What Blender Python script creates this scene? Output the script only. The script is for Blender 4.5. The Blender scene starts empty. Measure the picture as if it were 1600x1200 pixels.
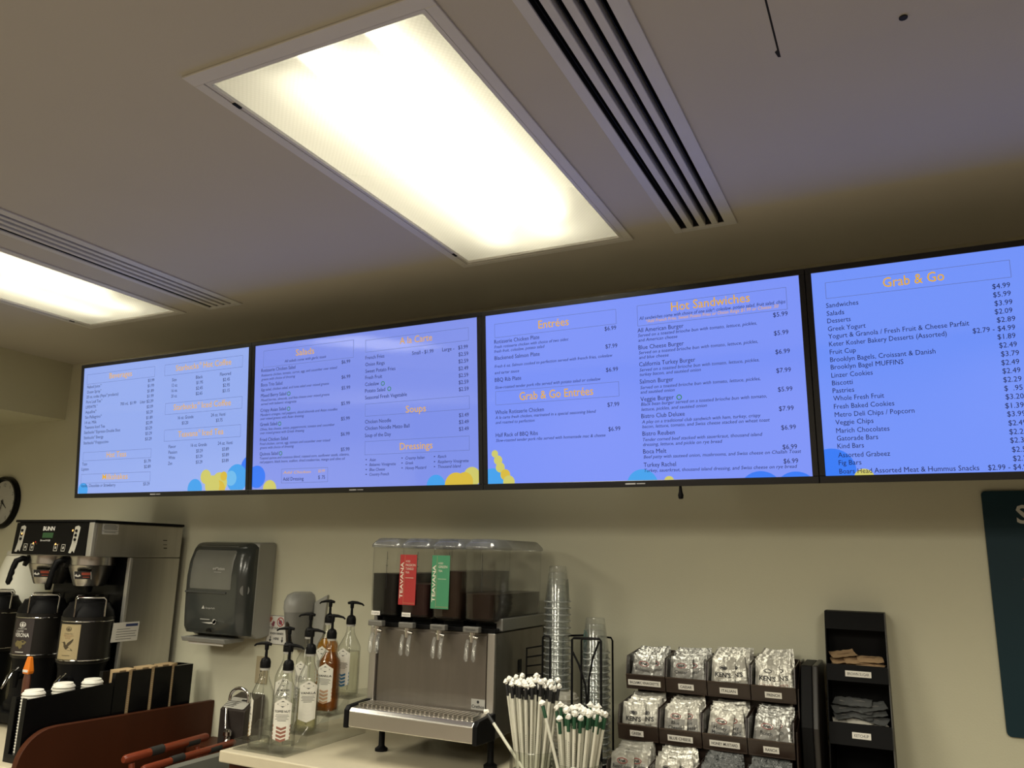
import bpy, bmesh, math, random, json
from mathutils import Vector, Matrix
random.seed(7)
scene = bpy.context.scene
COL = scene.collection
R = math.radians

# ---------------------------------------------------------------- camera, world, exposure, lamps
def make_camera():
    yaw, pitch, roll = 0.4639, 0.2183, 0.0221
    cy, sy, cp, sp, cr, sr = math.cos(yaw), math.sin(yaw), math.cos(pitch), math.sin(pitch), math.cos(roll), math.sin(roll)
    f = Vector((-sy*cp, cy*cp, sp)); r0 = Vector((cy, sy, 0)); u0 = r0.cross(f)
    r = cr*r0 + sr*u0; u = -sr*r0 + cr*u0
    cd = bpy.data.cameras.new('camera'); cam = bpy.data.objects.new('camera', cd); COL.objects.link(cam)
    cd.sensor_width = 36; cd.lens = 1213.98/1600*36; cd.clip_start = .05
    cam.matrix_world = Matrix(((r.x, u.x, -f.x, 0), (r.y, u.y, -f.y, -2.5047), (r.z, u.z, -f.z, 1.6), (0, 0, 0, 1)))
    scene.camera = cam
make_camera()
scene.view_settings.view_transform = 'Standard'
scene.view_settings.look = 'None'
scene.view_settings.exposure = 0.0
scene.view_settings.gamma = 1.0
scene.view_settings.use_curve_mapping = False
w = bpy.data.worlds.new('world'); scene.world = w; w.use_nodes = True
w.node_tree.nodes['Background'].inputs[0].default_value = (.02, .02, .02, 1)
scene.cycles.max_bounces = 10
scene.cycles.transparent_max_bounces = 40
scene.cycles.caustics_reflective = False
scene.cycles.caustics_refractive = False
scene.cycles.sample_clamp_indirect = 4.0
CEIL = 2.6757
WALL_Y = 0.4
LAMP = (1.0, .94, .77)
TUBE_POWER = 11.0           # emission strength of the tubes in the two troffers in view
# area lamps under the built troffers, then unseen fill lamps added behind the camera: (x, y, power, spread)
TROFFER_AND_FILL_LAMPS = [(-3.244, -.743, 15, 130), (-1.089, -.743, 15, 130), (-3.244, -2.20, 16, 140), (-3.249, -3.62, 66, 166), (-1.094, -3.42, 58, 166), (1.061, -3.42, 80, 166), (-3.249, -5.2, 40, 168), (-1.094, -5.2, 40, 168), (1.061, -5.2, 40, 168)]
def area_lamp(x, y, p, sp):
    l = bpy.data.lights.new('troffer_or_fill_lamp', 'AREA'); l.shape = 'RECTANGLE'; l.size = .55; l.size_y = 1.17
    l.energy = p; l.color = LAMP; l.spread = R(sp)
    o = bpy.data.objects.new('troffer_or_fill_lamp', l); COL.objects.link(o); o.location = (x, y, CEIL-.008)
for a in TROFFER_AND_FILL_LAMPS: area_lamp(*a)


# ---------------------------------------------------------------- materials
def lin(c):
    return c/12.92 if c <= .04045 else ((c+.055)/1.055)**2.4
def rgb(r, g, b): return (lin(r/255), lin(g/255), lin(b/255), 1)
MATS = {}
def mat(name, col, rough=.5, metal=0, var=.06, scale=12, bump=0, bscale=60, spec=.5, stretch=None, coat=0):
    if name in MATS: return MATS[name]
    m = bpy.data.materials.new(name); m.use_nodes = True; nt = m.node_tree; N = nt.nodes; L = nt.links
    p = N['Principled BSDF']
    p.inputs['Roughness'].default_value = rough; p.inputs['Metallic'].default_value = metal
    p.inputs['Specular IOR Level'].default_value = spec; p.inputs['Coat Weight'].default_value = coat
    tc = N.new('ShaderNodeTexCoord'); mp = N.new('ShaderNodeMapping'); L.new(tc.outputs['Object'], mp.inputs[0])
    if stretch: mp.inputs['Scale'].default_value = stretch
    no = N.new('ShaderNodeTexNoise'); no.inputs['Scale'].default_value = scale; no.inputs['Detail'].default_value = 3
    L.new(mp.outputs[0], no.inputs[0])
    mx = N.new('ShaderNodeMix'); mx.data_type = 'RGBA'
    mx.inputs[6].default_value = tuple(max(0, c*(1-var)) for c in col[:3])+(1,); mx.inputs[7].default_value = tuple(min(1, c*(1+var)) for c in col[:3])+(1,)
    L.new(no.outputs[0], mx.inputs[0]); L.new(mx.outputs[2], p.inputs['Base Color'])
    if bump:
        nb = N.new('ShaderNodeTexNoise'); nb.inputs['Scale'].default_value = bscale; L.new(mp.outputs[0], nb.inputs[0])
        b = N.new('ShaderNodeBump'); b.inputs['Strength'].default_value = bump; b.inputs['Distance'].default_value = .01
        L.new(nb.outputs[0], b.inputs['Height']); L.new(b.outputs[0], p.inputs['Normal'])
    MATS[name] = m
    return m
def clear(name, tint=(.975, .98, .98), refl=.10, rough=.06, haze=0.0, hazecol=(.8, .8, .8), edge=.55):
    """thin clear plastic or glass: see-through, with a fresnel sheen and an optional milky share"""
    if name in MATS: return MATS[name]
    m = bpy.data.materials.new(name); m.use_nodes = True; nt = m.node_tree; N = nt.nodes; L = nt.links
    N.remove(N['Principled BSDF']); out = N['Material Output']
    t = N.new('ShaderNodeBsdfTransparent')
    g = N.new('ShaderNodeBsdfGlossy'); g.inputs['Roughness'].default_value = rough
    lw = N.new('ShaderNodeLayerWeight'); lw.inputs[0].default_value = .5
    pw = N.new('ShaderNodeMath'); pw.operation = 'POWER'; pw.inputs[1].default_value = 3.5; L.new(lw.outputs['Facing'], pw.inputs[0])
    p2 = N.new('ShaderNodeMath'); p2.operation = 'POWER'; p2.inputs[1].default_value = 2.6; L.new(lw.outputs['Facing'], p2.inputs[0])
    tm = N.new('ShaderNodeMix'); tm.data_type = 'RGBA'; tm.inputs[6].default_value = (*tint, 1); tm.inputs[7].default_value = tuple(c*edge for c in tint)+(1,)
    L.new(p2.outputs[0], tm.inputs[0]); L.new(tm.outputs[2], t.inputs[0])
    mu = N.new('ShaderNodeMath'); mu.operation = 'MULTIPLY_ADD'; mu.inputs[1].default_value = .75; mu.inputs[2].default_value = .025+refl*.12
    L.new(pw.outputs[0], mu.inputs[0])
    mx = N.new('ShaderNodeMixShader'); L.new(mu.outputs[0], mx.inputs[0]); L.new(t.outputs[0], mx.inputs[1]); L.new(g.outputs[0], mx.inputs[2])
    last = mx
    if haze:
        d = N.new('ShaderNodeBsdfDiffuse'); d.inputs[0].default_value = (*hazecol, 1)
        tc = N.new('ShaderNodeTexCoord'); no = N.new('ShaderNodeTexNoise'); no.inputs['Scale'].default_value = 25
        L.new(tc.outputs['Object'], no.inputs[0])
        mm = N.new('ShaderNodeMath'); mm.operation = 'MULTIPLY'; mm.inputs[1].default_value = haze*2; L.new(no.outputs[0], mm.inputs[0])
        m2 = N.new('ShaderNodeMixShader'); L.new(mm.outputs[0], m2.inputs[0]); L.new(mx.outputs[0], m2.inputs[1]); L.new(d.outputs[0], m2.inputs[2]); last = m2
    L.new(last.outputs[0], out.inputs[0])
    MATS[name] = m
    return m
def glow(name, col, strength=1.0, rough=.18, base=(.01, .01, .012, 1), spec=.5, coat=0):
    if name in MATS: return MATS[name]
    m = bpy.data.materials.new(name); m.use_nodes = True; p = m.node_tree.nodes['Principled BSDF']
    p.inputs['Base Color'].default_value = base; p.inputs['Roughness'].default_value = rough; p.inputs['Specular IOR Level'].default_value = spec
    p.inputs['Coat Weight'].default_value = coat; p.inputs['Coat Roughness'].default_value = .05
    p.inputs['Emission Color'].default_value = col; p.inputs['Emission Strength'].default_value = strength
    MATS[name] = m
    return m

M_wall = mat('painted_wall', (.63, .615, .47, 1), .75, var=.03, scale=4, bump=.05, bscale=180)
M_ceil = mat('painted_ceiling', (.57, .535, .465, 1), .85, var=.03, scale=2.5, bump=.04, bscale=150)
M_floor = mat('floor_tile', (.20, .175, .145, 1), .5, var=.15, scale=8)
M_white = mat('white_enamel', (.72, .70, .66, 1), .45, var=.02)
M_vent = mat('white_vent_metal', (.66, .65, .63, 1), .45, var=.05)
M_dark = mat('black_plastic', (.006, .006, .0065, 1), .45, var=.2, spec=.09)
M_gloss = mat('glossy_black_plastic', (.004, .004, .0045, 1), .22, var=.2, spec=.16)
M_void = mat('dark_duct', (.012, .011, .010, 1), .8)
M_steel = mat('brushed_steel', (.50, .48, .45, 1), .36, 1, var=.12, scale=40, stretch=(1, 1, .05))
M_steeld = mat('dull_steel', (.24, .22, .20, 1), .34, 1, var=.15, scale=30, stretch=(1, 1, .08))
M_steelh = mat('polished_steel', (.62, .60, .56, 1), .25, 1, var=.06, scale=30, stretch=(.1, 1, 1))
M_chrome = mat('chrome', (.80, .80, .80, 1), .08, 1, var=.01)
M_wood = mat('cherry_laminate', (.058, .0165, .0065, 1), .45, var=.25, scale=6, stretch=(1, 1, .12), spec=.2)
M_redwood = mat('stained_beech', (.17, .032, .012, 1), .30, var=.3, scale=14, stretch=(3, .2, 3))
M_counter = mat('cream_laminate', (.58, .52, .38, 1), .38, var=.05, scale=30)
M_brown = mat('brown_acrylic', (.030, .019, .014, 1), .30, var=.15)
M_paper = mat('white_paper', (.78, .76, .70, 1), .8, var=.04)
M_lid = mat('white_lid_plastic', (.78, .76, .68, 1), .4, var=.02)
M_kraft = mat('kraft_paper', (.42, .30, .16, 1), .8, var=.12, scale=30)
M_ink = mat('black_ink', (.012, .012, .014, 1), .6)
M_grey = mat('grey_plastic', (.36, .36, .33, 1), .45, var=.05)
M_clear = clear('clear_plastic')
M_cup = clear('clear_cup_plastic', (.975, .985, .985), .45, .10, .03, (.75, .78, .78), .86)
M_glass = clear('clear_glass', (.97, .98, .965), .25, .03)

# ---------------------------------------------------------------- mesh helpers
class MB:
    def __init__(s): s.bm = bmesh.new(); s.mi = 0
    def _tag(s, fs):
        for f in fs: f.material_index = s.mi
    def box(s, x0, x1, y0, y1, z0, z1):
        v = [s.bm.verts.new((x, y, z)) for z in (z0, z1) for y in (y0, y1) for x in (x0, x1)]
        s._tag([s.bm.faces.new([v[i] for i in q]) for q in ((0, 2, 3, 1), (4, 5, 7, 6), (0, 1, 5, 4), (2, 6, 7, 3), (0, 4, 6, 2), (1, 3, 7, 5))])
        return s
    def hexa(s, pts):
        """8 points: bottom ring of four, then top ring of four"""
        v = [s.bm.verts.new(p) for p in pts]
        s._tag([s.bm.faces.new([v[i] for i in q]) for q in ((3, 2, 1, 0), (4, 5, 6, 7), (0, 1, 5, 4), (1, 2, 6, 5), (2, 3, 7, 6), (3, 0, 4, 7))])
        return s
    def rings(s, rs, cap0=True, cap1=True, closed=True):
        V = [[s.bm.verts.new(p) for p in r] for r in rs]; n = len(V[0]); fs = []
        for a, b in zip(V, V[1:]):
            for i in range(n if closed else n-1):
                j = (i+1) % n
                fs.append(s.bm.faces.new((a[i], a[j], b[j], b[i])))
        if cap0: fs.append(s.bm.faces.new(V[0][::-1]))
        if cap1: fs.append(s.bm.faces.new(V[-1]))
        s._tag(fs); return s
    def lathe(s, prof, c=(0, 0, 0), n=28, sq=2.0, cap0=True, cap1=True):
        rs = []
        for r, z in prof:
            ring = []
            for i in range(n):
                a = 2*math.pi*i/n
                ca, sa = math.cos(a), math.sin(a)
                k = 1 if sq == 2 else (abs(ca)**sq+abs(sa)**sq)**(-1/sq)
                ring.append((c[0]+r*k*ca, c[1]+r*k*sa, c[2]+z))
            rs.append(ring)
        return s.rings(rs, cap0, cap1)
    def tube(s, pts, r, n=8, closed=False):
        P = [Vector(p) for p in pts]; rs = []; up = None
        for i, p in enumerate(P):
            if closed: d = P[(i+1) % len(P)]-P[i-1]
            else: d = P[min(i+1, len(P)-1)]-P[max(i-1, 0)]
            d.normalize()
            if up is None: up = d.orthogonal().normalized()
            up = (up-d*up.dot(d)).normalized(); w_ = d.cross(up)
            rr = r[i] if isinstance(r, (list, tuple)) else r
            rs.append([p+(up*math.cos(2*math.pi*k/n)+w_*math.sin(2*math.pi*k/n))*rr for k in range(n)])
        if closed: rs.append(rs[0]); return s.rings(rs, False, False)
        return s.rings(rs)
    def cyl(s, a, b, r, n=20): return s.tube([a, b], r, n)
    def prism(s, poly, axis, a, b):
        """polygon in the plane across axis, extruded from a to b; poly gives the two other coordinates in xyz order"""
        def P(q, t):
            q = list(q); q.insert('xyz'.index(axis), t); return q
        return s.rings([[P(q, a) for q in poly], [P(q, b) for q in poly]])
    def build(s, name, m, parent=None, smooth=False, bevel=0, seg=2):
        bmesh.ops.recalc_face_normals(s.bm, faces=s.bm.faces)
        me = bpy.data.meshes.new(name); s.bm.to_mesh(me); s.bm.free()
        for k in (m if isinstance(m, (list, tuple)) else [m]): me.materials.append(k)
        return link(name, me, parent, smooth, bevel, seg)
def link(name, me, parent=None, smooth=False, bevel=0, seg=2):
    o = bpy.data.objects.new(name, me); COL.objects.link(o)
    if parent: o.parent = parent
    if smooth:
        me.polygons.foreach_set('use_smooth', [True]*len(me.polygons))
        try: me.set_sharp_from_angle(angle=R(40))
        except Exception: pass
    if bevel:
        b = o.modifiers.new('bevel', 'BEVEL'); b.width = bevel; b.segments = seg; b.limit_method = 'ANGLE'; b.angle_limit = R(40)
    return o
def tag(o, label=None, cat=None, group=None, kind=None):
    if label: o['label'] = label
    if cat: o['category'] = cat
    if group: o['group'] = group
    if kind: o['kind'] = kind
    return o
def empty(name, loc, label, cat, group=None, rz=0):
    o = bpy.data.objects.new(name, None); COL.objects.link(o); o.location = loc; o.rotation_euler = (0, 0, rz); o.empty_display_size = .05
    return tag(o, label, cat, group)
def copy_tree(o, parent=None):
    c = o.copy(); COL.objects.link(c)
    if parent: c.parent = parent
    for ch in list(o.children): copy_tree(ch, c)
    return c
def struct(name, mb, m, **k): return tag(mb.build(name, m, **k), kind='structure')
def arc(cx, cy, r, a0, a1, n):
    return [(cx+r*math.cos(R(a0+(a1-a0)*i/n)), cy+r*math.sin(R(a0+(a1-a0)*i/n))) for i in range(n+1)]
def rrect(x0, x1, y0, y1, r, n=5):
    return arc(x1-r, y1-r, r, 0, 90, n)+arc(x0+r, y1-r, r, 90, 180, n)+arc(x0+r, y0+r, r, 180, 270, n)+arc(x1-r, y0+r, r, 270, 360, n)

# lettering: flat meshes in a local x (right), y (up) plane
_TC = {}
def glyphs(s, shear=0, bold=0):
    k = (s, shear, bold)
    if k not in _TC:
        cu = bpy.data.curves.new('t', 'FONT'); cu.body = s; cu.size = 1; cu.shear = shear; cu.offset = bold; cu.resolution_u = 2
        ob = bpy.data.objects.new('t', cu); COL.objects.link(ob)
        me = bpy.data.meshes.new_from_object(ob)
        vs = [(v.co.x, v.co.y) for v in me.vertices]; fs = [tuple(p.vertices) for p in me.polygons]
        x0 = min((v[0] for v in vs), default=0); x1 = max((v[0] for v in vs), default=1)
        _TC[k] = ([(x-x0, y) for x, y in vs], fs, max(x1-x0, 1e-4))
        bpy.data.objects.remove(ob); bpy.data.curves.remove(cu); bpy.data.meshes.remove(me)
    return _TC[k]
def text_into(bm, s, x, y, size, width=None, align='l', shear=0, bold=0, f=None, mi=0, rot=0):
    """size = cap height; width, if given, sets the run length exactly; f maps (x, y) to a 3-D point"""
    vs, fs, w_ = glyphs(s, shear, bold)
    sy = size/.70; sx = width/w_ if width else sy
    W = w_*sx
    ox = x-(W if align == 'r' else W/2 if align == 'c' else 0)
    c, sn = math.cos(rot), math.sin(rot)
    V = []
    for a, b in vs:
        px, py = a*sx, b*sy
        if align == 'c' and rot: px -= W/2
        if rot: qx, qy = x+px*c-py*sn, y+px*sn+py*c
        else: qx, qy = ox+px, y+py
        V.append(bm.verts.new(f(qx, qy) if f else (qx, qy, 0)))
    for q in fs:
        try: bm.faces.new([V[i] for i in q]).material_index = mi
        except ValueError: pass
def text_marks(sheet, s, x, y, size, width, **k):
    """a line whose registered and trade marks stand small and raised"""
    segs = []; cur = ''
    for ch in s:
        if ch in '\u00ae\u2122': segs += [(cur, 0), (ch, 1)]; cur = ''
        else: cur += ch
    if cur: segs.append((cur, 0))
    sh, bo = k.get('shear', 0), k.get('bold', 0)
    adv = lambda q: glyphs('.'+q+'.', sh, bo)[2]-glyphs('..', sh, bo)[2]+.04
    ws = [adv(q)*(.55 if m else 1) if q else 0 for q, m in segs]
    sc = width/sum(ws); cx = x
    for (q, m), w_ in zip(segs, ws):
        t_ = q.strip()
        if t_:
            lead = (len(q)-len(q.lstrip()))*.26*sc
            sheet.text(t_, cx+lead, y+(size*.55 if m else 0), size*(.5 if m else 1), width=glyphs(t_, sh, bo)[2]*sc*(.55 if m else 1), **k)
        cx += w_*sc
def plane_f(o, u, v):
    o, u, v = Vector(o), Vector(u), Vector(v)
    return lambda x, y: o+u*x+v*y
def wrap_f(r, sq=2.0, z0=0, a0=-90, c=(0, 0)):
    """wraps x along a round body's surface: x=0 at angle a0 (degrees), counter-clockwise positive"""
    def f(x, y):
        a = R(a0)+x/r; ca, sa = math.cos(a), math.sin(a)
        k = 1 if sq == 2 else (abs(ca)**sq+abs(sa)**sq)**(-1/sq)
        return Vector((c[0]+r*k*ca, c[1]+r*k*sa, z0+y))
    return f
class Sheet(MB):
    """flat artwork placed through a mapping f(x, y)"""
    def __init__(s, f): super().__init__(); s.f = f
    def rect(s, x0, x1, y0, y1, nx=1, ny=1):
        g = [[s.bm.verts.new(s.f(x0+(x1-x0)*i/nx, y0+(y1-y0)*j/ny)) for i in range(nx+1)] for j in range(ny+1)]
        for j in range(ny):
            for i in range(nx): s.bm.faces.new((g[j][i], g[j][i+1], g[j+1][i+1], g[j+1][i])).material_index = s.mi
        return s
    def poly(s, pts):
        s.bm.faces.new([s.bm.verts.new(s.f(*p)) for p in pts]).material_index = s.mi; return s
    def disc(s, x, y, r, n=20, ry=None):
        return s.poly([(x+r*math.cos(2*math.pi*i/n), y+(ry or r)*math.sin(2*math.pi*i/n)) for i in range(n)])
    def ring(s, x, y, r, w_, n=24, ry=None):
        ry = ry or r; a = [(math.cos(2*math.pi*i/n), math.sin(2*math.pi*i/n)) for i in range(n)]
        O = [s.bm.verts.new(s.f(x+r*c, y+ry*d)) for c, d in a]; I = [s.bm.verts.new(s.f(x+(r-w_)*c, y+(ry-w_)*d)) for c, d in a]
        for i in range(n):
            j = (i+1) % n; s.bm.faces.new((O[i], O[j], I[j], I[i])).material_index = s.mi
        return s
    def frame(s, x0, x1, y0, y1, w_):
        for q in ((x0, x1, y0, y0+w_), (x0, x1, y1-w_, y1), (x0, x0+w_, y0, y1), (x1-w_, x1, y0, y1)): s.rect(*q)
        return s
    def text(s, t, x, y, size, **k): text_into(s.bm, t, x, y, size, f=s.f, mi=s.mi, **k); return s
    def build(s, name, m, parent=None):
        me = bpy.data.meshes.new(name); s.bm.to_mesh(me); s.bm.free()
        for k in (m if isinstance(m, (list, tuple)) else [m]): me.materials.append(k)
        return link(name, me, parent)

# ---------------------------------------------------------------- the room
X0, X1, Y0 = -5.7, 3.3, -6.3
BULK_X, BULK_Z = -4.425, 2.335
def cells_with_holes(z0, z1, holes):
    mb = MB()
    xs = sorted({X0, X1}|{h[0] for h in holes}|{h[1] for h in holes}); ys = sorted({Y0, WALL_Y}|{h[2] for h in holes}|{h[3] for h in holes})
    vc = {}
    def V(x, y, z):
        k = (x, y, z)
        if k not in vc: vc[k] = mb.bm.verts.new(k)
        return vc[k]
    solid = {}
    for i in range(len(xs)-1):
        for j in range(len(ys)-1):
            cx, cy = (xs[i]+xs[i+1])/2, (ys[j]+ys[j+1])/2
            solid[i, j] = not any(h[0] < cx < h[1] and h[2] < cy < h[3] for h in holes)
    for (i, j), s_ in solid.items():
        if not s_: continue
        a, b, c, d = xs[i], xs[i+1], ys[j], ys[j+1]
        mb.bm.faces.new((V(a, c, z0), V(a, d, z0), V(b, d, z0), V(b, c, z0)))
        mb.bm.faces.new((V(a, c, z1), V(b, c, z1), V(b, d, z1), V(a, d, z1)))
        for (di, dj, p, q) in ((-1, 0, (a, c), (a, d)), (1, 0, (b, d), (b, c)), (0, -1, (b, c), (a, c)), (0, 1, (a, d), (b, d))):
            if not solid.get((i+di, j+dj), False):
                mb.bm.faces.new((V(*p, z0), V(*p, z1), V(*q, z1), V(*q, z0)))
    return mb
LENS = (-1.385, -.793, -1.361, -.1244)      # x0 x1 y0 y1 of the first troffer's lens
PITCH = 2.155
VENT = (-.611, -.405, -1.62, -.085)
holes = []
for k in (0, -PITCH):
    holes.append((LENS[0]-.012+k, LENS[1]+.012+k, LENS[2]-.012, LENS[3]+.012))
    holes.append((VENT[0]+.02+k, VENT[1]-.02+k, VENT[2]+.015, VENT[3]-.015))
holes.append((LENS[0]-.012-PITCH, LENS[1]+.012-PITCH, LENS[2]-.012-1.457, LENS[3]+.012-1.457))
struct('ceiling', cells_with_holes(CEIL, CEIL+.03, holes), M_ceil)
struct('wall_back', MB().box(X0, X1, WALL_Y, WALL_Y+.1, 0, CEIL+.03), M_wall)
struct('wall_left', MB().box(X0-.1, X0, Y0, WALL_Y+.1, 0, CEIL+.03), M_wall)
struct('wall_right', MB().box(X1, X1+.1, Y0, WALL_Y+.1, 0, CEIL+.03), mat('dim_brown_wall', (.16, .12, .09, 1), .7))
struct('wall_front', MB().box(X0-.1, X1+.1, Y0-.1, Y0, 0, CEIL+.03), mat('dim_brown_wall', (.16, .12, .09, 1), .7))
struct('wall_bulkhead', MB().box(X0, BULK_X, Y0, WALL_Y, BULK_Z, CEIL), M_wall)
struct('floor', MB().box(X0-.1, X1+.1, Y0-.1, WALL_Y+.1, -.05, 0), M_floor)

# ---------------------------------------------------------------- ceiling troffers, slot vents, hatch
def lens_material():
    m = bpy.data.materials.new('prismatic_lens'); m.use_nodes = True; nt = m.node_tree; N = nt.nodes; L = nt.links
    N.remove(N['Principled BSDF']); out = N['Material Output']
    tc = N.new('ShaderNodeTexCoord'); vo = N.new('ShaderNodeTexVoronoi'); vo.inputs['Scale'].default_value = 105; vo.inputs['Randomness'].default_value = 0
    mp = N.new('ShaderNodeMapping'); mp.inputs['Rotation'].default_value = (0, 0, R(45)); L.new(tc.outputs['Object'], mp.inputs[0]); L.new(mp.outputs[0], vo.inputs[0])
    ra = N.new('ShaderNodeMapRange'); ra.inputs[1].default_value = 0; ra.inputs[2].default_value = .7; ra.inputs[3].default_value = 1.0; ra.inputs[4].default_value = .62
    L.new(vo.outputs['Distance'], ra.inputs[0])
    cm = N.new('ShaderNodeMix'); cm.data_type = 'RGBA'; cm.inputs[6].default_value = (.45, .44, .38, 1); cm.inputs[7].default_value = (.86, .85, .80, 1); L.new(ra.outputs[0], cm.inputs[0])
    t = N.new('ShaderNodeBsdfTranslucent'); L.new(cm.outputs[2], t.inputs[0])
    rf = N.new('ShaderNodeBsdfRefraction'); rf.inputs['Roughness'].default_value = .85; rf.inputs['IOR'].default_value = 1.12; L.new(cm.outputs[2], rf.inputs[0])
    mx = N.new('ShaderNodeMixShader'); mx.inputs[0].default_value = .42; L.new(t.outputs[0], mx.inputs[1]); L.new(rf.outputs[0], mx.inputs[2])
    L.new(mx.outputs[0], out.inputs[0])
    return m
M_lens = lens_material()
M_tube = glow('fluorescent_tube', (1.0, .95, .76, 1), TUBE_POWER)
def make_troffer(label):
    x0, x1, y0, y1 = LENS; cx, cy = (x0+x1)/2, (y0+y1)/2
    t = empty('ceiling_light', (cx, cy, CEIL), label, 'ceiling light', 'recessed ceiling lights')
    hx, hy = (x1-x0)/2, (y1-y0)/2
    # flat trim flange on the ceiling and the hinged door frame inside it
    mb = MB(); e = .012
    for (a, b, c, d) in ((-hx-.04, hx+.04, -hy-.05, -hy-e), (-hx-.04, hx+.04, hy+e, hy+.035), (-hx-.04, -hx-e, -hy-e, hy+e), (hx+e, hx+.04, -hy-e, hy+e)):
        mb.box(a, b, c, d, -.006, -.0003)
    mb.build('frame', M_white, t, bevel=.001, seg=1)
    mb = MB(); e2 = .010
    for (a, b, c, d) in ((-hx-e2, hx+e2, -hy-e2, -hy), (-hx-e2, hx+e2, hy, hy+e2), (-hx-e2, -hx, -hy, hy), (hx, hx+e2, -hy, hy)):
        mb.box(a, b, c, d, -.004, .012)
    mb.build('lens_door', M_white, t)
    mb = MB()
    a, b, c, d = -hx-.011, hx+.011, -hy-.011, hy+.011
    for q in ((a, a+.004, c, d, .008, .12), (b-.004, b, c, d, .008, .12), (a, b, c, c+.004, .008, .12), (a, b, d-.004, d, .008, .12), (a, b, c, d, .116, .12)): mb.box(*q)
    mb.build('housing', M_white, t)
    for x in (-.10, .10):
        mb = MB(); mb.cyl((x, -hy+.05, .078), (x, hy-.07, .078), .019, 16)
        u = mb.build('fluorescent_tube', M_tube, t, smooth=True)
        s_ = MB()
        for y in (-hy+.012, hy-.048): s_.box(x-.014, x+.014, y, y+.036, .055, .116)
        s_.build('lamp_holder', M_white, u)
    s_ = Sheet(lambda x, y: Vector((x, y, .004))); s_.rect(-hx, hx, -hy, hy); s_.build('lens', M_lens, t)
    for y in (-hy+.09, hy-.09):
        MB().box(-hx-.0115, -hx-.003, y-.012, y+.012, -.007, -.003).build('latch', M_dark, t)
    return t
tro = make_troffer('bright recessed ceiling light nearest the camera, above the second and third menu screens')
t2 = copy_tree(tro); t2.location.x -= PITCH; t2['label'] = 'recessed ceiling light cut by the photo edge, above the menu screen farthest left'
t3 = copy_tree(tro); t3.location.x -= PITCH; t3.location.y -= 1.457; t3['label'] = 'recessed ceiling light mirrored as a pale patch in the Salads menu screen'

def make_vent(label):
    x0, x1, y0, y1 = VENT; cx, cy = (x0+x1)/2, y1
    t = empty('air_vent', (cx, cy, CEIL), label, 'air vent', 'linear slot vents in the ceiling')
    W = (x1-x0); L_ = y1-y0
    mb = MB(); hx = W/2
    mb.box(-hx, -hx+.027, -L_, 0, -.006, -.0003).box(hx-.037, hx, -L_, 0, -.006, -.0003)
    mb.box(-hx+.027, hx-.037, -.022, 0, -.006, -.0003).box(-hx+.027, hx-.037, -L_, -L_+.022, -.006, -.0003)
    mb.build('frame', M_vent, t, bevel=.001, seg=1)
    a = -hx+.027; b = hx-.037; n = 4; sw = .0205; bw = ((b-a)-n*sw)/(n-1)
    for k in range(n-1):
        xa = a+sw+k*(sw+bw)
        MB().box(xa, xa+bw, -L_+.022, -.022, -.005, .022).build('vent_bar', M_vent, t, bevel=.0015, seg=1)
    for k in range(n):
        xa = a+k*(sw+bw)
        MB().box(xa+.006, xa+.0085, -L_+.03, -.034, .006, .020).build('air_blade', M_dark, t)
    mb = MB()
    a2, b2, c2, d2 = -hx+.021, hx-.021, -L_+.016, -.016
    for q in ((a2, a2+.003, c2, d2, 0, .07), (b2-.003, b2, c2, d2, 0, .07), (a2, b2, c2, c2+.003, 0, .07), (a2, b2, d2-.003, d2, 0, .07), (a2, b2, c2, d2, .067, .07)): mb.box(*q)
    mb.build('duct', M_void, t)
    return t
v1 = make_vent('linear slot vent in the ceiling, right of the nearest ceiling light')
v2 = copy_tree(v1); v2.location.x -= PITCH; v2['label'] = 'linear slot vent above the leftmost menu screen, beside the partly visible ceiling light'

t = empty('ceiling_hatch', (-.163, -.915, CEIL), 'flush painted access panel in the ceiling at the upper right with a dark corner crack', 'access panel')
HW, HL = .95, .95
MB().box(.0045, HW, -HL, -.0030, -.0075, -.0005).build('hatch_door', M_ceil, t)
MB().box(-.036, -.0005, -HL, .028, -.0022, -.0003).box(-.0005, HW, .0005, .028, -.0022, -.0003).build('hatch_frame', M_ceil, t)
g = MB().box(-.0005, .0045, -HL, .0005, -.0016, -.0003)
g.prism([(-.006, -.022), (.003, -.030), (.006, .002), (-.002, -.001)], 'z', -.0026, -.0016)
g.build('corner_gap', mat('hatch_gap', (.010, .008, .006, 1), .9), t)
MB().cyl((.242, -.038, -.0105), (.242, -.038, -.0076), .008, 14).build('lock_hole', M_void, t)

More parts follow.
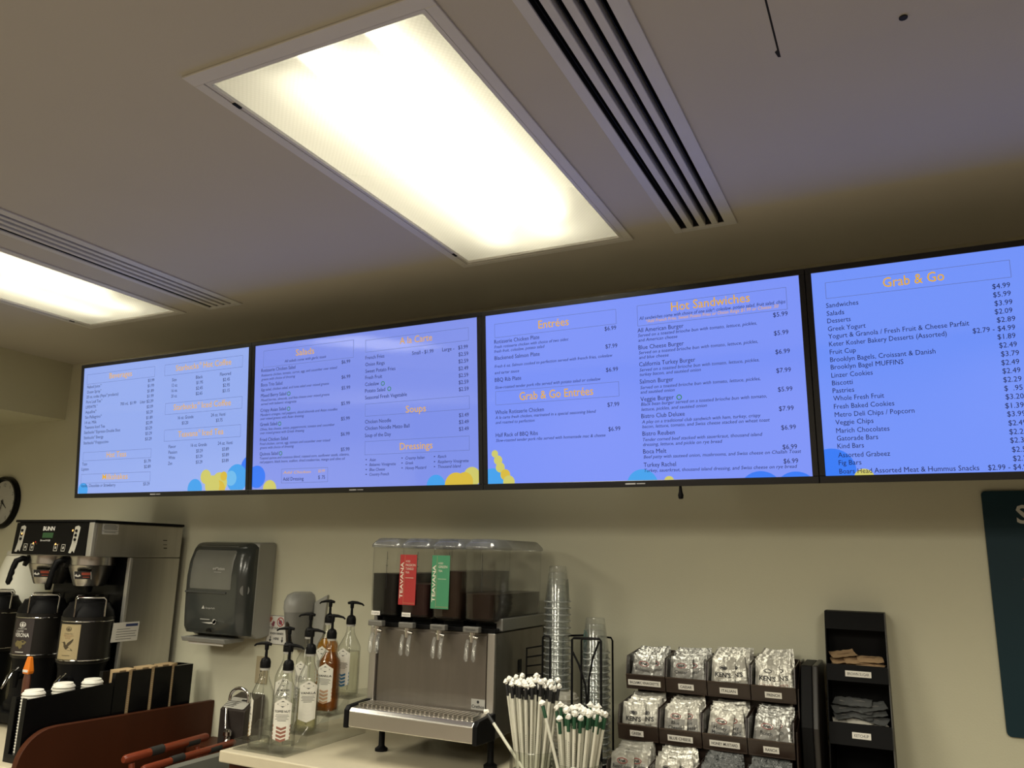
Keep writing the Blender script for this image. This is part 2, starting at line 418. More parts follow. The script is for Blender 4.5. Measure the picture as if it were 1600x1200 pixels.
# ---------------------------------------------------------------- the four menu screens
SX, SPITCH, SZ, TILT = -3.5171, 1.1093, 1.8473, 0.0921
SW, SH = 1.0738, .604
TXT, BOXES, CIRC = json.loads(r'''[[[0,"h","Beverages",0.1873,0.5397,0.3439],[0,"n","Naked Juice\u00ae",0.0297,0.5038,0.1334],[0,"n","Ocean Spray\u00ae",0.0297,0.4786,0.1354],[0,"n","20 oz. sodas (Pepsi\u00ae products)",0.0285,0.4548,0.2594],[0,"n","Pure Leaf Tea\u00ae",0.0284,0.4303,0.1444],[0,"n","LIFEWTR\u2122",0.0274,0.4052,0.1143],[0,"n","Aquafina\u00ae",0.0262,0.3815,0.1058],[0,"n","San Pellegrino\u00ae",0.0262,0.3564,0.1471],[0,"n","14 oz. Milk",0.0262,0.3307,0.1109],[0,"n","Teavana Iced Tea",0.0271,0.3077,0.1723],[0,"n","Starbucks\u00ae Espresso Double Shot",0.0249,0.2836,0.2838],[0,"n","Starbucks\u00ae Energy",0.0249,0.258,0.168],[0,"n","Starbucks\u00ae Frappuccino",0.0249,0.2331,0.2065],[0,"p","$3.99",0.4552,0.5019,0.4962],[0,"p","$1.99",0.4549,0.4772,0.4959],[0,"p","$1.89",0.4545,0.4532,0.4964],[0,"p","$1.99",0.4541,0.4292,0.496],[0,"p","700 mL  $1.99",0.274,0.4051,0.3815],[0,"p","Liter $2.39",0.4086,0.4057,0.4956],[0,"p","$2.09",0.4544,0.3807,0.4952],[0,"p","$2.29",0.4541,0.3556,0.4949],[0,"p","$1.89",0.4547,0.3304,0.4955],[0,"p","$2.09",0.4544,0.3067,0.4961],[0,"p","$3.29",0.4531,0.2823,0.4948],[0,"p","$3.29",0.4537,0.258,0.4953],[0,"p","$3.29",0.4534,0.233,0.495],[0,"h","Hot Teas",0.1955,0.1651,0.3307],[0,"n","Tazo",0.0239,0.1328,0.0595],[0,"n","Lipton",0.0218,0.1082,0.072],[0,"p","$1.79",0.4533,0.1324,0.4957],[0,"p","$2.89",0.4549,0.1077,0.4973],[0,"h","Milkshakes",0.1742,0.0623,0.3477],[0,"n","Vanilla, Chocolate or Strawberry",0.0222,0.0297,0.2667],[0,"p","$3.29",0.4543,0.03,0.4947],[0,"h","Starbucks\u00ae Hot Coffee",0.6341,0.5376,0.9784],[0,"h","Starbucks\u00ae Iced Coffee",0.6293,0.3605,0.983],[0,"h","Teavana\u00ae Iced Tea",0.6643,0.2382,0.9444],[0,"p","Size",0.6127,0.4921,0.6412],[0,"p","Black",0.7628,0.4918,0.8043],[0,"p","Flavored",0.9082,0.4927,0.9718],[0,"p","12 oz.",0.6123,0.4672,0.649],[0,"p","$1.95",0.7667,0.4677,0.8063],[0,"p","$2.45",0.9263,0.4679,0.9669],[0,"p","16 oz.",0.6109,0.4431,0.6494],[0,"p","$2.45",0.7662,0.4427,0.8058],[0,"p","$2.95",0.9274,0.4432,0.9671],[0,"p","20 oz.",0.6105,0.4183,0.6489],[0,"p","$2.65",0.7656,0.419,0.8052],[0,"p","$3.15",0.9267,0.4194,0.9672],[0,"p","16 oz. Grande",0.659,0.318,0.7556],[0,"p","24 oz. Venti",0.862,0.3176,0.947],[0,"p","$3.20",0.6856,0.2934,0.7249],[0,"p","$3.75",0.893,0.2933,0.9312],[0,"p","Flavor",0.6079,0.1914,0.6533],[0,"p","16 oz. Grande",0.747,0.192,0.8428],[0,"p","24 oz. Venti",0.9085,0.1933,0.9938],[0,"p","Passion",0.6093,0.1663,0.6619],[0,"p","$3.29",0.7808,0.1661,0.819],[0,"p","$3.89",0.9348,0.1675,0.9733],[0,"p","White",0.6098,0.1426,0.6506],[0,"p","$3.29",0.7802,0.1417,0.8185],[0,"p","$3.89",0.9359,0.143,0.9743],[0,"p","Zen",0.6085,0.1171,0.634],[0,"p","$3.29",0.7806,0.1173,0.8188],[0,"p","$3.89",0.9353,0.1185,0.9736],[1,"h","Salads",0.2227,0.5416,0.3192],[1,"s","All salads come with garlic toast",0.1633,0.519,0.3811],[1,"n","Rotisserie Chicken Salad",0.037,0.4887,0.2214],[1,"n","Boca Trio Salad",0.0372,0.4275,0.1537],[1,"n","Mixed Berry Salad",0.0378,0.3821,0.1755],[1,"n","Crispy Asian Salad",0.0371,0.3202,0.1754],[1,"n","Greek Salad",0.0373,0.2611,0.1298],[1,"n","Fried Chicken Salad",0.0384,0.1977,0.1888],[1,"n","Quinoa Salad",0.0386,0.1387,0.1385],[1,"i","Rotisserie chicken, tomato, carrot, egg, and cucumber over mixed",0.0376,0.4696,0.4367],[1,"i","greens with choice of dressing",0.0382,0.4525,0.2206],[1,"i","Egg salad, chicken salad, and tuna salad over mixed greens",0.0378,0.4085,0.3967],[1,"i","Mixed berries, almonds, and feta cheese over mixed greens",0.0383,0.3645,0.3998],[1,"i","served with balsamic vinaigrette",0.0389,0.3483,0.2298],[1,"i","Mandarin oranges, red peppers, sliced almonds and Asian noodles",0.0368,0.3027,0.4406],[1,"i","over mixed greens with Asian dressing",0.0373,0.2866,0.2706],[1,"i","Olives, feta cheese, onion, pepperoncini, tomato and cucumber",0.0379,0.2424,0.428],[1,"i","over mixed greens with Greek dressing",0.0384,0.227,0.2743],[1,"i","Fried chicken, carrot, egg, tomato and cucumber over mixed",0.0381,0.1818,0.4067],[1,"i","greens with choice of dressing",0.0386,0.1658,0.2208],[1,"i","Toasted quinoa and couscous blend, roasted corn, sunflower seeds, cilantro,",0.0391,0.1228,0.5],[1,"i","red peppers, black beans, scallion, dried cranberries, mango and olive oil",0.0397,0.1069,0.48],[1,"p","$6.99",0.4588,0.4871,0.5014],[1,"p","$6.99",0.4595,0.4266,0.5021],[1,"p","$5.99",0.4601,0.3831,0.5018],[1,"p","$5.99",0.4593,0.3214,0.5017],[1,"p","$5.99",0.4593,0.2613,0.5016],[1,"p","$6.99",0.4593,0.2008,0.5015],[1,"p","$5.99",0.4601,0.1407,0.5014],[1,"a","Add Chicken",0.167,0.06,0.3115],[1,"a","$2.99",0.3487,0.0615,0.3823],[1,"p","Add Dressing",0.1678,0.0323,0.2744],[1,"p","$ .75",0.3492,0.0351,0.3828],[1,"h","A la Carte",0.7365,0.5379,0.8818],[1,"n","French Fries",0.5751,0.4932,0.6646],[1,"n","Onion Rings",0.5753,0.4665,0.6662],[1,"n","Sweet Potato Fries",0.5755,0.44,0.716],[1,"n","Fresh Fruit",0.575,0.4148,0.6545],[1,"n","Coleslaw",0.5744,0.3884,0.6403],[1,"n","Potato Salad",0.5746,0.3627,0.6688],[1,"n","Seasonal Fresh Vegetable",0.5748,0.3364,0.7685],[1,"n","Chicken Noodle",0.5755,0.2423,0.6965],[1,"n","Chicken Noodle Matzo Ball",0.575,0.2169,0.7798],[1,"n","Soup of the Day",0.5752,0.1897,0.6959],[1,"p","Small - $1.99",0.7925,0.491,0.8871],[1,"p","Large -",0.9255,0.4916,0.977],[1,"p","$3.99",0.9941,0.4927,1.0345],[1,"p","$2.59",0.9951,0.467,1.0362],[1,"p","$2.59",0.9948,0.4409,1.0358],[1,"p","$2.49",0.9945,0.4142,1.0355],[1,"p","$2.59",0.9949,0.3887,1.0351],[1,"p","$2.59",0.9946,0.3633,1.0355],[1,"p","$2.59",0.995,0.338,1.0358],[1,"p","$3.49",0.9945,0.2431,1.0352],[1,"p","$3.49",0.9943,0.2181,1.0348],[1,"p","$3.49",0.994,0.1931,1.0345],[1,"h","Soups",0.7634,0.273,0.8529],[1,"h","Dressings",0.7366,0.1346,0.8806],[1,"s","\u2022",0.5789,0.098,0.5849],[1,"s","Asian",0.597,0.0968,0.6269],[1,"s","\u2022",0.579,0.079,0.5851],[1,"s","Balsamic Vinaigrette",0.5971,0.0785,0.7186],[1,"s","\u2022",0.5792,0.0601,0.5852],[1,"s","Blue Cheese",0.5972,0.0596,0.6691],[1,"s","\u2022",0.5793,0.0419,0.5853],[1,"s","Country French",0.5973,0.0414,0.6875],[1,"s","\u2022",0.7438,0.0984,0.7496],[1,"s","Creamy Italian",0.7618,0.0978,0.8464],[1,"s","\u2022",0.7438,0.0799,0.7496],[1,"s","Greek",0.7617,0.0794,0.7973],[1,"s","\u2022",0.7438,0.0615,0.7496],[1,"s","Honey Mustard",0.7617,0.0609,0.8539],[1,"s","\u2022",0.8866,0.0988,0.8921],[1,"s","Ranch",0.9037,0.0982,0.9391],[1,"s","\u2022",0.8865,0.0801,0.892],[1,"s","Raspberry Vinaigrette",0.9036,0.0795,1.0323],[1,"s","\u2022",0.8863,0.062,0.8918],[1,"s","Thousand Island",0.9035,0.0615,1.0004],[2,"H","Entr\u00e9es",0.2091,0.5347,0.3233],[2,"n","Rotisserie Chicken Plate",0.0345,0.4982,0.2117],[2,"n","Blackened Salmon Plate",0.0342,0.4388,0.2115],[2,"n","BBQ Rib Plate",0.0342,0.3601,0.1382],[2,"n","Whole Rotisserie Chicken",0.0335,0.2439,0.2221],[2,"n","Half Rack of BBQ Ribs",0.0342,0.1634,0.1974],[2,"i","Fresh rotisserie chicken with choice of two sides:",0.0342,0.481,0.3216],[2,"i","fresh fruit, coleslaw, potato salad",0.0339,0.4652,0.2308],[2,"i","Fresh 6 oz. Salmon cooked to perfection served with french fries, coleslaw",0.0344,0.4105,0.4761],[2,"i","and tartar sauce",0.034,0.3876,0.1304],[2,"i","Slow-roasted tender pork ribs served with potato salad or coleslaw",0.0344,0.3346,0.4325],[2,"i","A la carte fresh chicken, marinated in a special seasoning blend",0.0339,0.2271,0.4113],[2,"i","and roasted to perfection",0.0343,0.2097,0.1862],[2,"i","Slow-roasted tender pork ribs served with homemade mac & cheese",0.0346,0.1461,0.442],[2,"p","$6.99",0.4521,0.5004,0.4929],[2,"p","$7.99",0.453,0.4397,0.4943],[2,"p","$6.99",0.4519,0.3607,0.4937],[2,"p","$7.99",0.4526,0.244,0.4934],[2,"p","$6.99",0.4527,0.1634,0.494],[2,"H","Grab & Go Entr\u00e9es",0.1295,0.2878,0.4038],[2,"H","Hot Sandwiches",0.6805,0.5407,0.9277],[2,"s","All sandwiches come with choice of one side*: coleslaw, potato salad, fruit salad, chips",0.573,0.5231,1.0314],[2,"a","*Add French Fries, Sweet Potato Fries or Onion Rings $1.99 or Cheese .50",0.5959,0.5114,1.0107],[2,"n","All American Burger",0.5657,0.4819,0.7178],[2,"n","Blue Cheese Burger",0.5664,0.4249,0.7161],[2,"n","California Turkey Burger",0.5664,0.3689,0.7498],[2,"n","Salmon Burger",0.5658,0.3121,0.6772],[2,"n","Veggie Burger",0.5658,0.2544,0.6756],[2,"n","Bistro Club Deluxe",0.5664,0.1993,0.7078],[2,"n","Bistro Reuben",0.5676,0.1423,0.6731],[2,"n","Boca Melt",0.5675,0.085,0.6436],[2,"n","Turkey Rachel",0.5675,0.0421,0.6724],[2,"i","Served on a toasted brioche bun with tomato, lettuce, pickles,",0.5663,0.4667,0.9439],[2,"i","and American cheese",0.5669,0.4509,0.6963],[2,"i","Served on a toasted brioche bun with tomato, lettuce, pickles,",0.5669,0.4092,0.9437],[2,"i","and blue cheese",0.5669,0.3935,0.6652],[2,"i","Served on a toasted brioche bun with tomato, lettuce, pickles,",0.5669,0.3521,0.9445],[2,"i","turkey bacon, and saut\u00e9ed onion",0.5669,0.3371,0.7659],[2,"i","Served on a toasted brioche bun with tomato, lettuce, pickles,",0.5669,0.2941,0.9442],[2,"i","and saut\u00e9ed onion",0.5669,0.2793,0.6797],[2,"i","Black bean burger served on a toasted brioche bun with tomato,",0.567,0.2395,0.9595],[2,"i","lettuce, pickles, and saut\u00e9ed onion",0.5675,0.2229,0.7786],[2,"i","A play on a traditional club sandwich with ham, turkey, crispy",0.5675,0.1822,0.9385],[2,"i","bacon, lettuce, tomato, and Swiss cheese stacked on wheat toast",0.5681,0.1669,0.964],[2,"i","Tender corned beef stacked with sauerkraut, thousand island",0.5681,0.1247,0.9398],[2,"i","dressing, lettuce, and pickle on rye bread",0.568,0.1089,0.8198],[2,"i","Beef patty with sauteed onion, mushrooms, and Swiss cheese on Challah Toast",0.5687,0.0693,1.0468],[2,"i","Turkey, sauerkraut, thousand island dressing, and Swiss cheese on rye bread",0.5686,0.0258,1.0328],[2,"p","$5.99",0.9931,0.4837,1.0357],[2,"p","$5.99",0.9922,0.4269,1.0341],[2,"p","$6.99",0.9928,0.3692,1.0346],[2,"p","$7.99",0.9919,0.3121,1.034],[2,"p","$5.99",0.993,0.2546,1.0344],[2,"p","$7.99",0.9924,0.1965,1.0342],[2,"p","$6.99",0.9951,0.1397,1.0367],[2,"p","$6.99",0.9955,0.0818,1.0364],[2,"p","$6.99",0.9955,0.0398,1.0367],[3,"H","Grab & Go",0.1913,0.5354,0.3467],[3,"n","Sandwiches",0.0352,0.4938,0.1228],[3,"n","Salads",0.0352,0.4698,0.083],[3,"n","Desserts",0.0354,0.4472,0.0988],[3,"n","Greek Yogurt",0.0355,0.4233,0.137],[3,"n","Yogurt & Granola / Fresh Fruit & Cheese Parfait",0.035,0.4009,0.3952],[3,"n","Keter Kosher Bakery Desserts (Assorted)",0.0357,0.3777,0.3392],[3,"n","Fruit Cup",0.0358,0.3541,0.106],[3,"n","Brooklyn Bagels, Croissant & Danish",0.0353,0.3312,0.3079],[3,"n","Brooklyn Bagel MUFFINS",0.0355,0.3089,0.2263],[3,"n","Linzer Cookies",0.0355,0.2849,0.1453],[3,"n","Biscotti",0.0356,0.2621,0.091],[3,"n","Pastries",0.0357,0.2394,0.0932],[3,"n","Whole Fresh Fruit",0.0359,0.2168,0.1698],[3,"n","Fresh Baked Cookies",0.0359,0.193,0.194],[3,"n","Metro Deli Chips / Popcorn",0.0365,0.1692,0.2429],[3,"n","Veggie Chips",0.0366,0.1468,0.1371],[3,"n","Marich Chocolates",0.0371,0.1226,0.1764],[3,"n","Gatorade Bars",0.0372,0.1002,0.1455],[3,"n","Kind Bars",0.0373,0.078,0.1072],[3,"n","Assorted Grabeez",0.0372,0.0522,0.1726],[3,"n","Fig Bars",0.0373,0.0301,0.0971],[3,"n","Boars Head Assorted Meat & Hummus Snacks",0.0372,0.0056,0.3846],[3,"p","$4.99",0.4579,0.4948,0.4994],[3,"p","$5.99",0.4578,0.4715,0.4988],[3,"p","$3.99",0.4591,0.4476,0.5004],[3,"p","$2.09",0.4575,0.4247,0.4983],[3,"p","$2.89",0.4603,0.4013,0.5029],[3,"p","$2.79 - $4.99",0.4017,0.3777,0.5003],[3,"p","$1.89",0.4577,0.3551,0.4991],[3,"p","$2.49",0.4594,0.3315,0.5003],[3,"p","$3.79",0.4616,0.3079,0.5029],[3,"p","$2.49",0.4604,0.2842,0.5012],[3,"p","$2.49",0.4608,0.2615,0.5019],[3,"p","$2.29",0.4606,0.2378,0.5021],[3,"p","$  .95",0.4609,0.2147,0.5023],[3,"p","$3.20",0.4617,0.1917,0.503],[3,"p","$1.39",0.4586,0.1679,0.5008],[3,"p","$3.99",0.4613,0.1454,0.5025],[3,"p","$2.49",0.462,0.1215,0.5026],[3,"p","$2.29",0.4618,0.0982,0.5028],[3,"p","$2.39",0.4616,0.0756,0.5026],[3,"p","$2.59",0.4636,0.0513,0.5045],[3,"p","$2.29",0.4638,0.0277,0.5046],[3,"p","$2.99 - $4.99",0.4052,0.0053,0.502]],[[0,0.0253,0.5234,0.4979,0.5713],[0,0.0267,0.1538,0.4964,0.1949],[0,0.021,0.0476,0.4973,0.091],[0,0.5627,0.5208,1.0386,0.5721],[0,0.5754,0.3429,1.0419,0.3945],[0,0.5765,0.2227,1.0382,0.2744],[1,0.0468,0.5072,0.5173,0.5785],[1,0.1588,0.0228,0.3968,0.08],[1,0.5747,0.5218,1.0386,0.5704],[1,0.5755,0.2699,1.0385,0.3186],[1,0.5748,0.1214,1.0366,0.1736],[2,0.0361,0.5192,0.4943,0.5702],[2,0.0357,0.2764,0.4947,0.3256],[2,0.5668,0.503,1.0362,0.5721],[3,0.0368,0.5212,0.5047,0.5705]],[[0,"b",0.7782,0.0081,0.0434],[0,"b",0.038,0.0166,0.034],[0,"B",1.1019,0.0855,0.0587],[0,"b",1.0225,0.0487,0.0591],[0,"c",0.9896,0.0495,0.0315],[0,"y",0.8422,0.0592,0.0309],[0,"y",0.9239,0.0328,0.0439],[0,"Y",0.9209,0.0055,0.0365],[0,"Y",0.9478,0.0596,0.0195],[0,"y",0.8822,0.0215,0.0429],[1,"o",0.1891,0.3874,0.0086],[1,"o",0.1898,0.3246,0.0086],[1,"o",0.1435,0.266,0.0086],[1,"o",0.152,0.1443,0.0085],[1,"o",0.6583,0.3926,0.0081],[1,"o",0.6881,0.3698,0.008],[1,"B",0.0248,0.0519,0.0462],[1,"y",0.0961,0.0014,0.0358],[1,"b",0.8941,-0.0015,0.0394],[1,"Y",0.9784,-0.0031,0.0469],[1,"y",1.0447,0.0267,0.0352],[1,"Y",1.015,0.0103,0.0341],[2,"b",0.0183,0.0068,0.0475],[2,"y",0.0288,0.1049,0.0128],[2,"y",0.0413,0.0821,0.0165],[2,"y",0.0494,0.0565,0.0177],[2,"Y",0.0688,0.0308,0.0189],[2,"y",0.0824,0.0053,0.0225],[2,"o",0.6928,0.2591,0.0075],[2,"b",0.5607,-0.0167,0.052],[2,"B",0.9264,-0.0455,0.0647],[2,"B",1.0265,-0.0471,0.0624],[2,"y",0.6481,-0.0043,0.0159],[3,"B",0.0183,0.0139,0.0647],[3,"y",0.1018,-0.009,0.027]]]''')
SIZES = {'h': .0265, 'H': .0285, 'n': .0142, 'p': .0142, 'i': .0105, 's': .0112, 'a': .0110}
M_bezel = mat('screen_bezel', (.008, .008, .009, 1), .3, var=.1)
PANEL = [(149, 174, 243), (127, 146, 236), (122, 147, 250), (112, 147, 252)]
M_navy = glow('screen_navy', rgb(10, 16, 66), .8)
M_orange = glow('screen_orange', rgb(228, 172, 34), 1)
M_line = glow('screen_rule', rgb(96, 110, 165), 1)
BUB = {'b': glow('screen_sky_blue', rgb(66, 160, 235), 1), 'B': glow('screen_blue', rgb(52, 122, 245), 1), 'c': glow('screen_pale_cyan', rgb(110, 185, 235), 1),
       'y': glow('screen_yellow', rgb(205, 200, 105), 1), 'Y': glow('screen_gold', rgb(215, 185, 62), 1), 'o': glow('screen_green', rgb(45, 125, 75), 1)}
def clip_poly(pts):
    for ax, lim, sg in ((0, 0, 1), (0, SW, -1), (1, 0, 1), (1, SH, -1)):
        o = []
        for i, p in enumerate(pts):
            a = pts[i-1]; da, dp = (a[ax]-lim)*sg, (p[ax]-lim)*sg
            if (da < 0) != (dp < 0):
                t_ = da/(da-dp); o.append((a[0]+(p[0]-a[0])*t_, a[1]+(p[1]-a[1])*t_))
            if dp >= 0: o.append(p)
        pts = o
        if not pts: return None
    return pts
SLAB = ['wall-mounted menu screen headed Beverages, leftmost of the row', 'wall-mounted menu screen listing Salads, Soups and Dressings',
        'wall-mounted menu screen listing Hot Sandwiches and Burgers', 'wall-mounted menu screen headed Grab & Go, cut by the photo edge']
def make_screen(i):
    t = empty('menu_screen', (SX+i*SPITCH, -.08, SZ), SLAB[i], 'screen', 'row of menu screens')
    t.rotation_euler = (TILT, 0, 0)
    b = .0172; bb = .021
    # body: thin edge, thicker in the middle at the back
    mb = MB().box(-b, SW+b, .004, .032, -bb, SH+b)
    mb.hexa([(.12, .030, .05), (SW-.12, .030, .05), (SW-.16, .055, .09), (.16, .055, .09), (.12, .030, SH-.05), (SW-.12, .030, SH-.05), (SW-.16, .055, SH-.09), (.16, .055, SH-.09)])
    mb.build('back_shell', M_bezel, t)
    mb = MB()
    for q in ((-b, SW+b, -bb, 0), (-b, SW+b, SH, SH+b), (-b, 0, 0, SH), (SW, SW+b, 0, SH)): mb.box(q[0], q[1], -.004, .004, q[2], q[3])
    mb.build('bezel', M_bezel, t, bevel=.0012, seg=1)
    F = lambda d: (lambda x, y: Vector((x, -d, y)))
    s = Sheet(F(0)); s.rect(0, SW, 0, SH); p = s.build('display', glow('display_%d' % i, rgb(*PANEL[i]), 1, rough=.06, spec=1.0, coat=1.0), t)
    layer = 0
    for c in CIRC:
        if c[0] != i or c[1] == 'o': continue
        pts = clip_poly([(c[2]+c[4]*math.cos(2*math.pi*k/36), c[3]+c[4]*math.sin(2*math.pi*k/36)) for k in range(36)])
        if not pts: continue
        layer += 1
        s = Sheet(F(.0003+.00004*layer)); s.poly(pts); s.build('bubble', BUB[c[1]], p)
    for c in BOXES:
        if c[0] == i: s = Sheet(F(.0012)); s.frame(c[1], c[3], c[2], c[4], .0013); s.build('heading_frame', M_line, p)
    for _, st, tx, u0, v, u1 in [q for q in TXT if q[0] == i]:
        s = Sheet(F(.0016 if st in 'hHa' else .0014))
        (s.text if not set(tx) & set('\u00ae\u2122') else lambda *a, **k: text_marks(s, *a, **k))(tx, u0, v, SIZES[st], width=u1-u0, shear=.22 if st in 'isa' else 0, bold=.005 if st == 'H' else .002 if st == 'h' else 0)
        s.build({'h': 'heading', 'H': 'heading', 'a': 'note_line', 's': 'note_line', 'n': 'item_name', 'i': 'description_line', 'p': 'price'}[st], M_orange if st in 'hHa' else M_navy, p)
    for c in CIRC:
        if c[0] == i and c[1] == 'o':
            s = Sheet(F(.0014)); s.ring(c[2], c[3], .0088, .0030); s.build('green_ring_symbol', BUB['o'], p)
    s = Sheet(F(.0046)); s.rect(SW/2-.032, SW/2+.002, -.0125, -.0080).rect(SW/2+.006, SW/2+.034, -.0118, -.0088); s.build('maker_mark', mat('silver_print', (.45, .45, .47, 1), .4), t)
    # arm and wall plate of the mount, level although the screen tips forward
    mb = MB()
    for x in (SW/2-.2, SW/2+.2): mb.box(x-.02, x+.02, .054, .075, .12, SH-.12)
    br = mb.build('mount_bracket', M_dark, t)
    mb = MB()
    inv = Matrix.Rotation(-TILT, 4, 'X')
    def loc(x, y, z): return inv @ (Vector((x, y, z))-Vector((0, -.08, SZ)))
    zc = SZ+SH/2-.05
    for x in (SW/2-.2, SW/2+.2): mb.tube([loc(x, -.02, zc+.06), loc(x*.6+SW*.2, .22, zc+.02), loc(SW/2, .37, zc)], .018, 8)
    mb.tube([loc(SW/2, .37, zc), loc(SW/2, .3985, zc)], .09, 16)
    mb.build('wall_arm', M_dark, br)
    if i == 2:
        MB().lathe([(.0045, -.030), (.0075, -.028), (.009, -.018), (.006, -.008), (.004, .012)], (.68, .010, -bb-.010), 10).build('sensor_plug', M_dark, t, smooth=True)
    return t
for i in range(4): make_screen(i)

# ---------------------------------------------------------------- things on the walls
def clock():
    t = empty('wall_clock', (-4.885, WALL_Y, 1.853), 'round black-rimmed white wall clock at the left photo edge', 'clock')
    r = .158
    prof = [(r-.03, -.012), (r-.02, -.030), (r-.006, -.034), (r, -.022), (r, -.001)]
    mb = MB(); n = 48
    rs = [[(q*math.cos(2*math.pi*i/n), z, q*math.sin(2*math.pi*i/n)) for i in range(n)] for q, z in prof]
    mb.rings(rs, False, True); mb.build('rim', M_gloss, t, smooth=True)
    s = Sheet(lambda x, y: Vector((x, -.013, y))); s.disc(0, 0, r-.026, 40); f = s.build('clock_face', mat('clock_white', (.50, .50, .46, 1), .6, var=.02), t)
    s = Sheet(lambda x, y: Vector((x, -.0138, y)))
    for k in range(1, 13):
        a = R(90-30*k); s.text(str(k), .105*math.cos(a), .105*math.sin(a)-.010, .020, align='c')
    s.build('clock_numerals', M_ink, f)
    def hand(nm, ang, l, w_, d):
        a = R(90-ang); c, q = math.cos(a), math.sin(a)
        s = Sheet(lambda x, y: Vector((x*c-y*q, -d, x*q+y*c))); s.poly([(-.018, -w_), (-.018, w_), (l, w_*.4), (l, -w_*.4)]); s.build(nm, M_ink, t)
    hand('hour_hand', 128, .058, .0055, .0150); hand('minute_hand', 192, .098, .0040, .0160); hand('second_hand', 245, .10, .0012, .0170)
    return t
clock()

def towel_dispenser():
    # wall-mounted automatic roll-towel dispenser: pale back shell, smoked bulging cover
    xl, xr, yf, zb, zt = -3.085, -2.69, .21, 1.205, 1.640
    t = empty('paper_towel_dispenser', ((xl+xr)/2, WALL_Y, zb), 'grey wall-mounted paper towel dispenser with smoked cover, right of the coffee brewer', 'towel dispenser')
    W = xr-xl; h = zt-zb; X = -W/2
    t.scale = (1, .77, 1)
    def ys(d): return -(d)
    D = WALL_Y-yf
    # side profile (y, z)
    back = [(-.001, .0), (-.001, h-.02), (-.03, h)]+[(-.10-.01*k, h-.004*k*k*.25) for k in range(0, 4)]+[(-.125, .03)]
    side = [(-.001, .01), (-.001, h-.01), (-.02, h), (-.12, h-.004), (-.150, h-.010), (-.150, .025), (-.11, .0), (-.06, .0)]
    MB().prism([(a, b) for a, b in side], 'x', X, -X).build('back_shell', M_grey, t, bevel=.006, smooth=True)
    # smoked cover with a round-shouldered top front edge, narrower at its face
    prof = [(-.150, h-.004), (-.185, h-.010), (-.215, h-.035), (-.238, h-.085), (-.248, h-.15), (-.246, h*.45), (-.240, .12), (-.232, .045), (-.212, .018), (-.150, .012)]
    mb = MB(); n = 10; rs = []
    for k in range(n+1):
        u = k/n; x = X+.004+(W-.008)*u
        e = min(u, 1-u)*W                                     # distance from the side
        inset = .030*max(0, 1-e/.045)**2
        rs.append([(x, min(-.150, y+inset) if y < -.151 else y, z-(inset*.7 if z > h*.6 else -inset*.2)) for y, z in prof])
    xs = [0, .012, .028, .05, .12, W/2, W-.12, W-.05, W-.028, W-.012, W]
    rs = []
    for e_ in xs:
        e = min(e_, W-e_); inset = .036*max(0, 1-e/.05)**2
        rs.append([(X+.002+e_*(W-.004)/W, min(-.149, y+inset*(1 if y < -.2 else .4)), z-(inset*.6 if z > h*.55 else 0)) for y, z in prof])
    cov = mb.rings(rs, True, True).build('smoked_cover', mat('smoked_plastic', (.046, .051, .048, 1), .2, var=.15, coat=.2), t, smooth=True)
    # the window band: the towel roll seen through the smoke as a paler barrel
    s = Sheet(lambda x, y: Vector((x, -.2475-.0016, y)))
    mb = MB()
    rs = []
    for x in (X+.055, X+.065, X+.09, 0, W/2-.115, W/2-.09, W/2-.08):
        k = .004 if X+.06 < x < W/2-.085 else .0005
        rs.append([(x, y-k, z) for y, z in ((-.196, h-.022), (-.222, h-.05), (-.240, h-.09), (-.2485, h-.15), (-.2475, h*.54), (-.245, h*.50))])
    mb.rings(rs, False, False, closed=False).build('roll_window', mat('smoked_roll', (.165, .168, .150, 1), .3, var=.12, coat=.2), t, smooth=True)
    MB().box(X+.03, W/2-.105, -.2525, -.244, h*.455, h*.475).build('cover_ridge', mat('smoked_ridge', (.06, .064, .062, 1), .3), t, bevel=.002)
    s = Sheet(lambda x, y: Vector((x, -.2535, y))); s.text('enMotion', .0, h*.70, .0135, bold=.01).rect(.008, .055, h*.675, h*.679)
    s.build('cover_lettering', mat('pale_print', (.55, .55, .52, 1), .5), cov)
    s = Sheet(lambda x, y: Vector((x, -.2432, y)))
    s.poly([(-.055, h*.295), (-.035, h*.295), (-.045, h*.33)]).text('Georgia-Pacific', -.030, h*.297, .007)
    s.f = lambda x, y: Vector((x, -.2395, y))
    s.rect(-.06, .0, h*.185, h*.192)
    s.poly([(-.05, h*.155), (.0, h*.145), (.035, h*.15), (.045, h*.185), (.03, h*.19), (.02, h*.165), (-.01, h*.16)]).disc(.03, h*.17, .012)
    s.build('cover_symbols', mat('pale_print', (.55, .55, .52, 1), .5), cov)
    MB().cyl((W/2-.040, -.20, h*.50), (W/2-.012, -.222, h*.50), .024, 20).build('turn_knob', mat('knob_grey', (.20, .20, .19, 1), .35), t, smooth=True)
    mb = MB(); mb.prism([(-.235, -.002), (-.222, -.022), (-.08, -.020), (-.06, -.001)], 'x', X+.02, W/2-.10); mb.build('paper_chute', mat('chute_grey', (.30, .30, .28, 1), .4), t, bevel=.003)
    MB().box(X+.045, W/2-.13, -.20, -.196, -.034, -.02).build('towel_edge', M_paper, t)
    MB().prism(arc(0, .028, .016, 0, 180, 8), 'y', -.2415, -.236).build('sensor_window', M_gloss, t)
towel_dispenser()

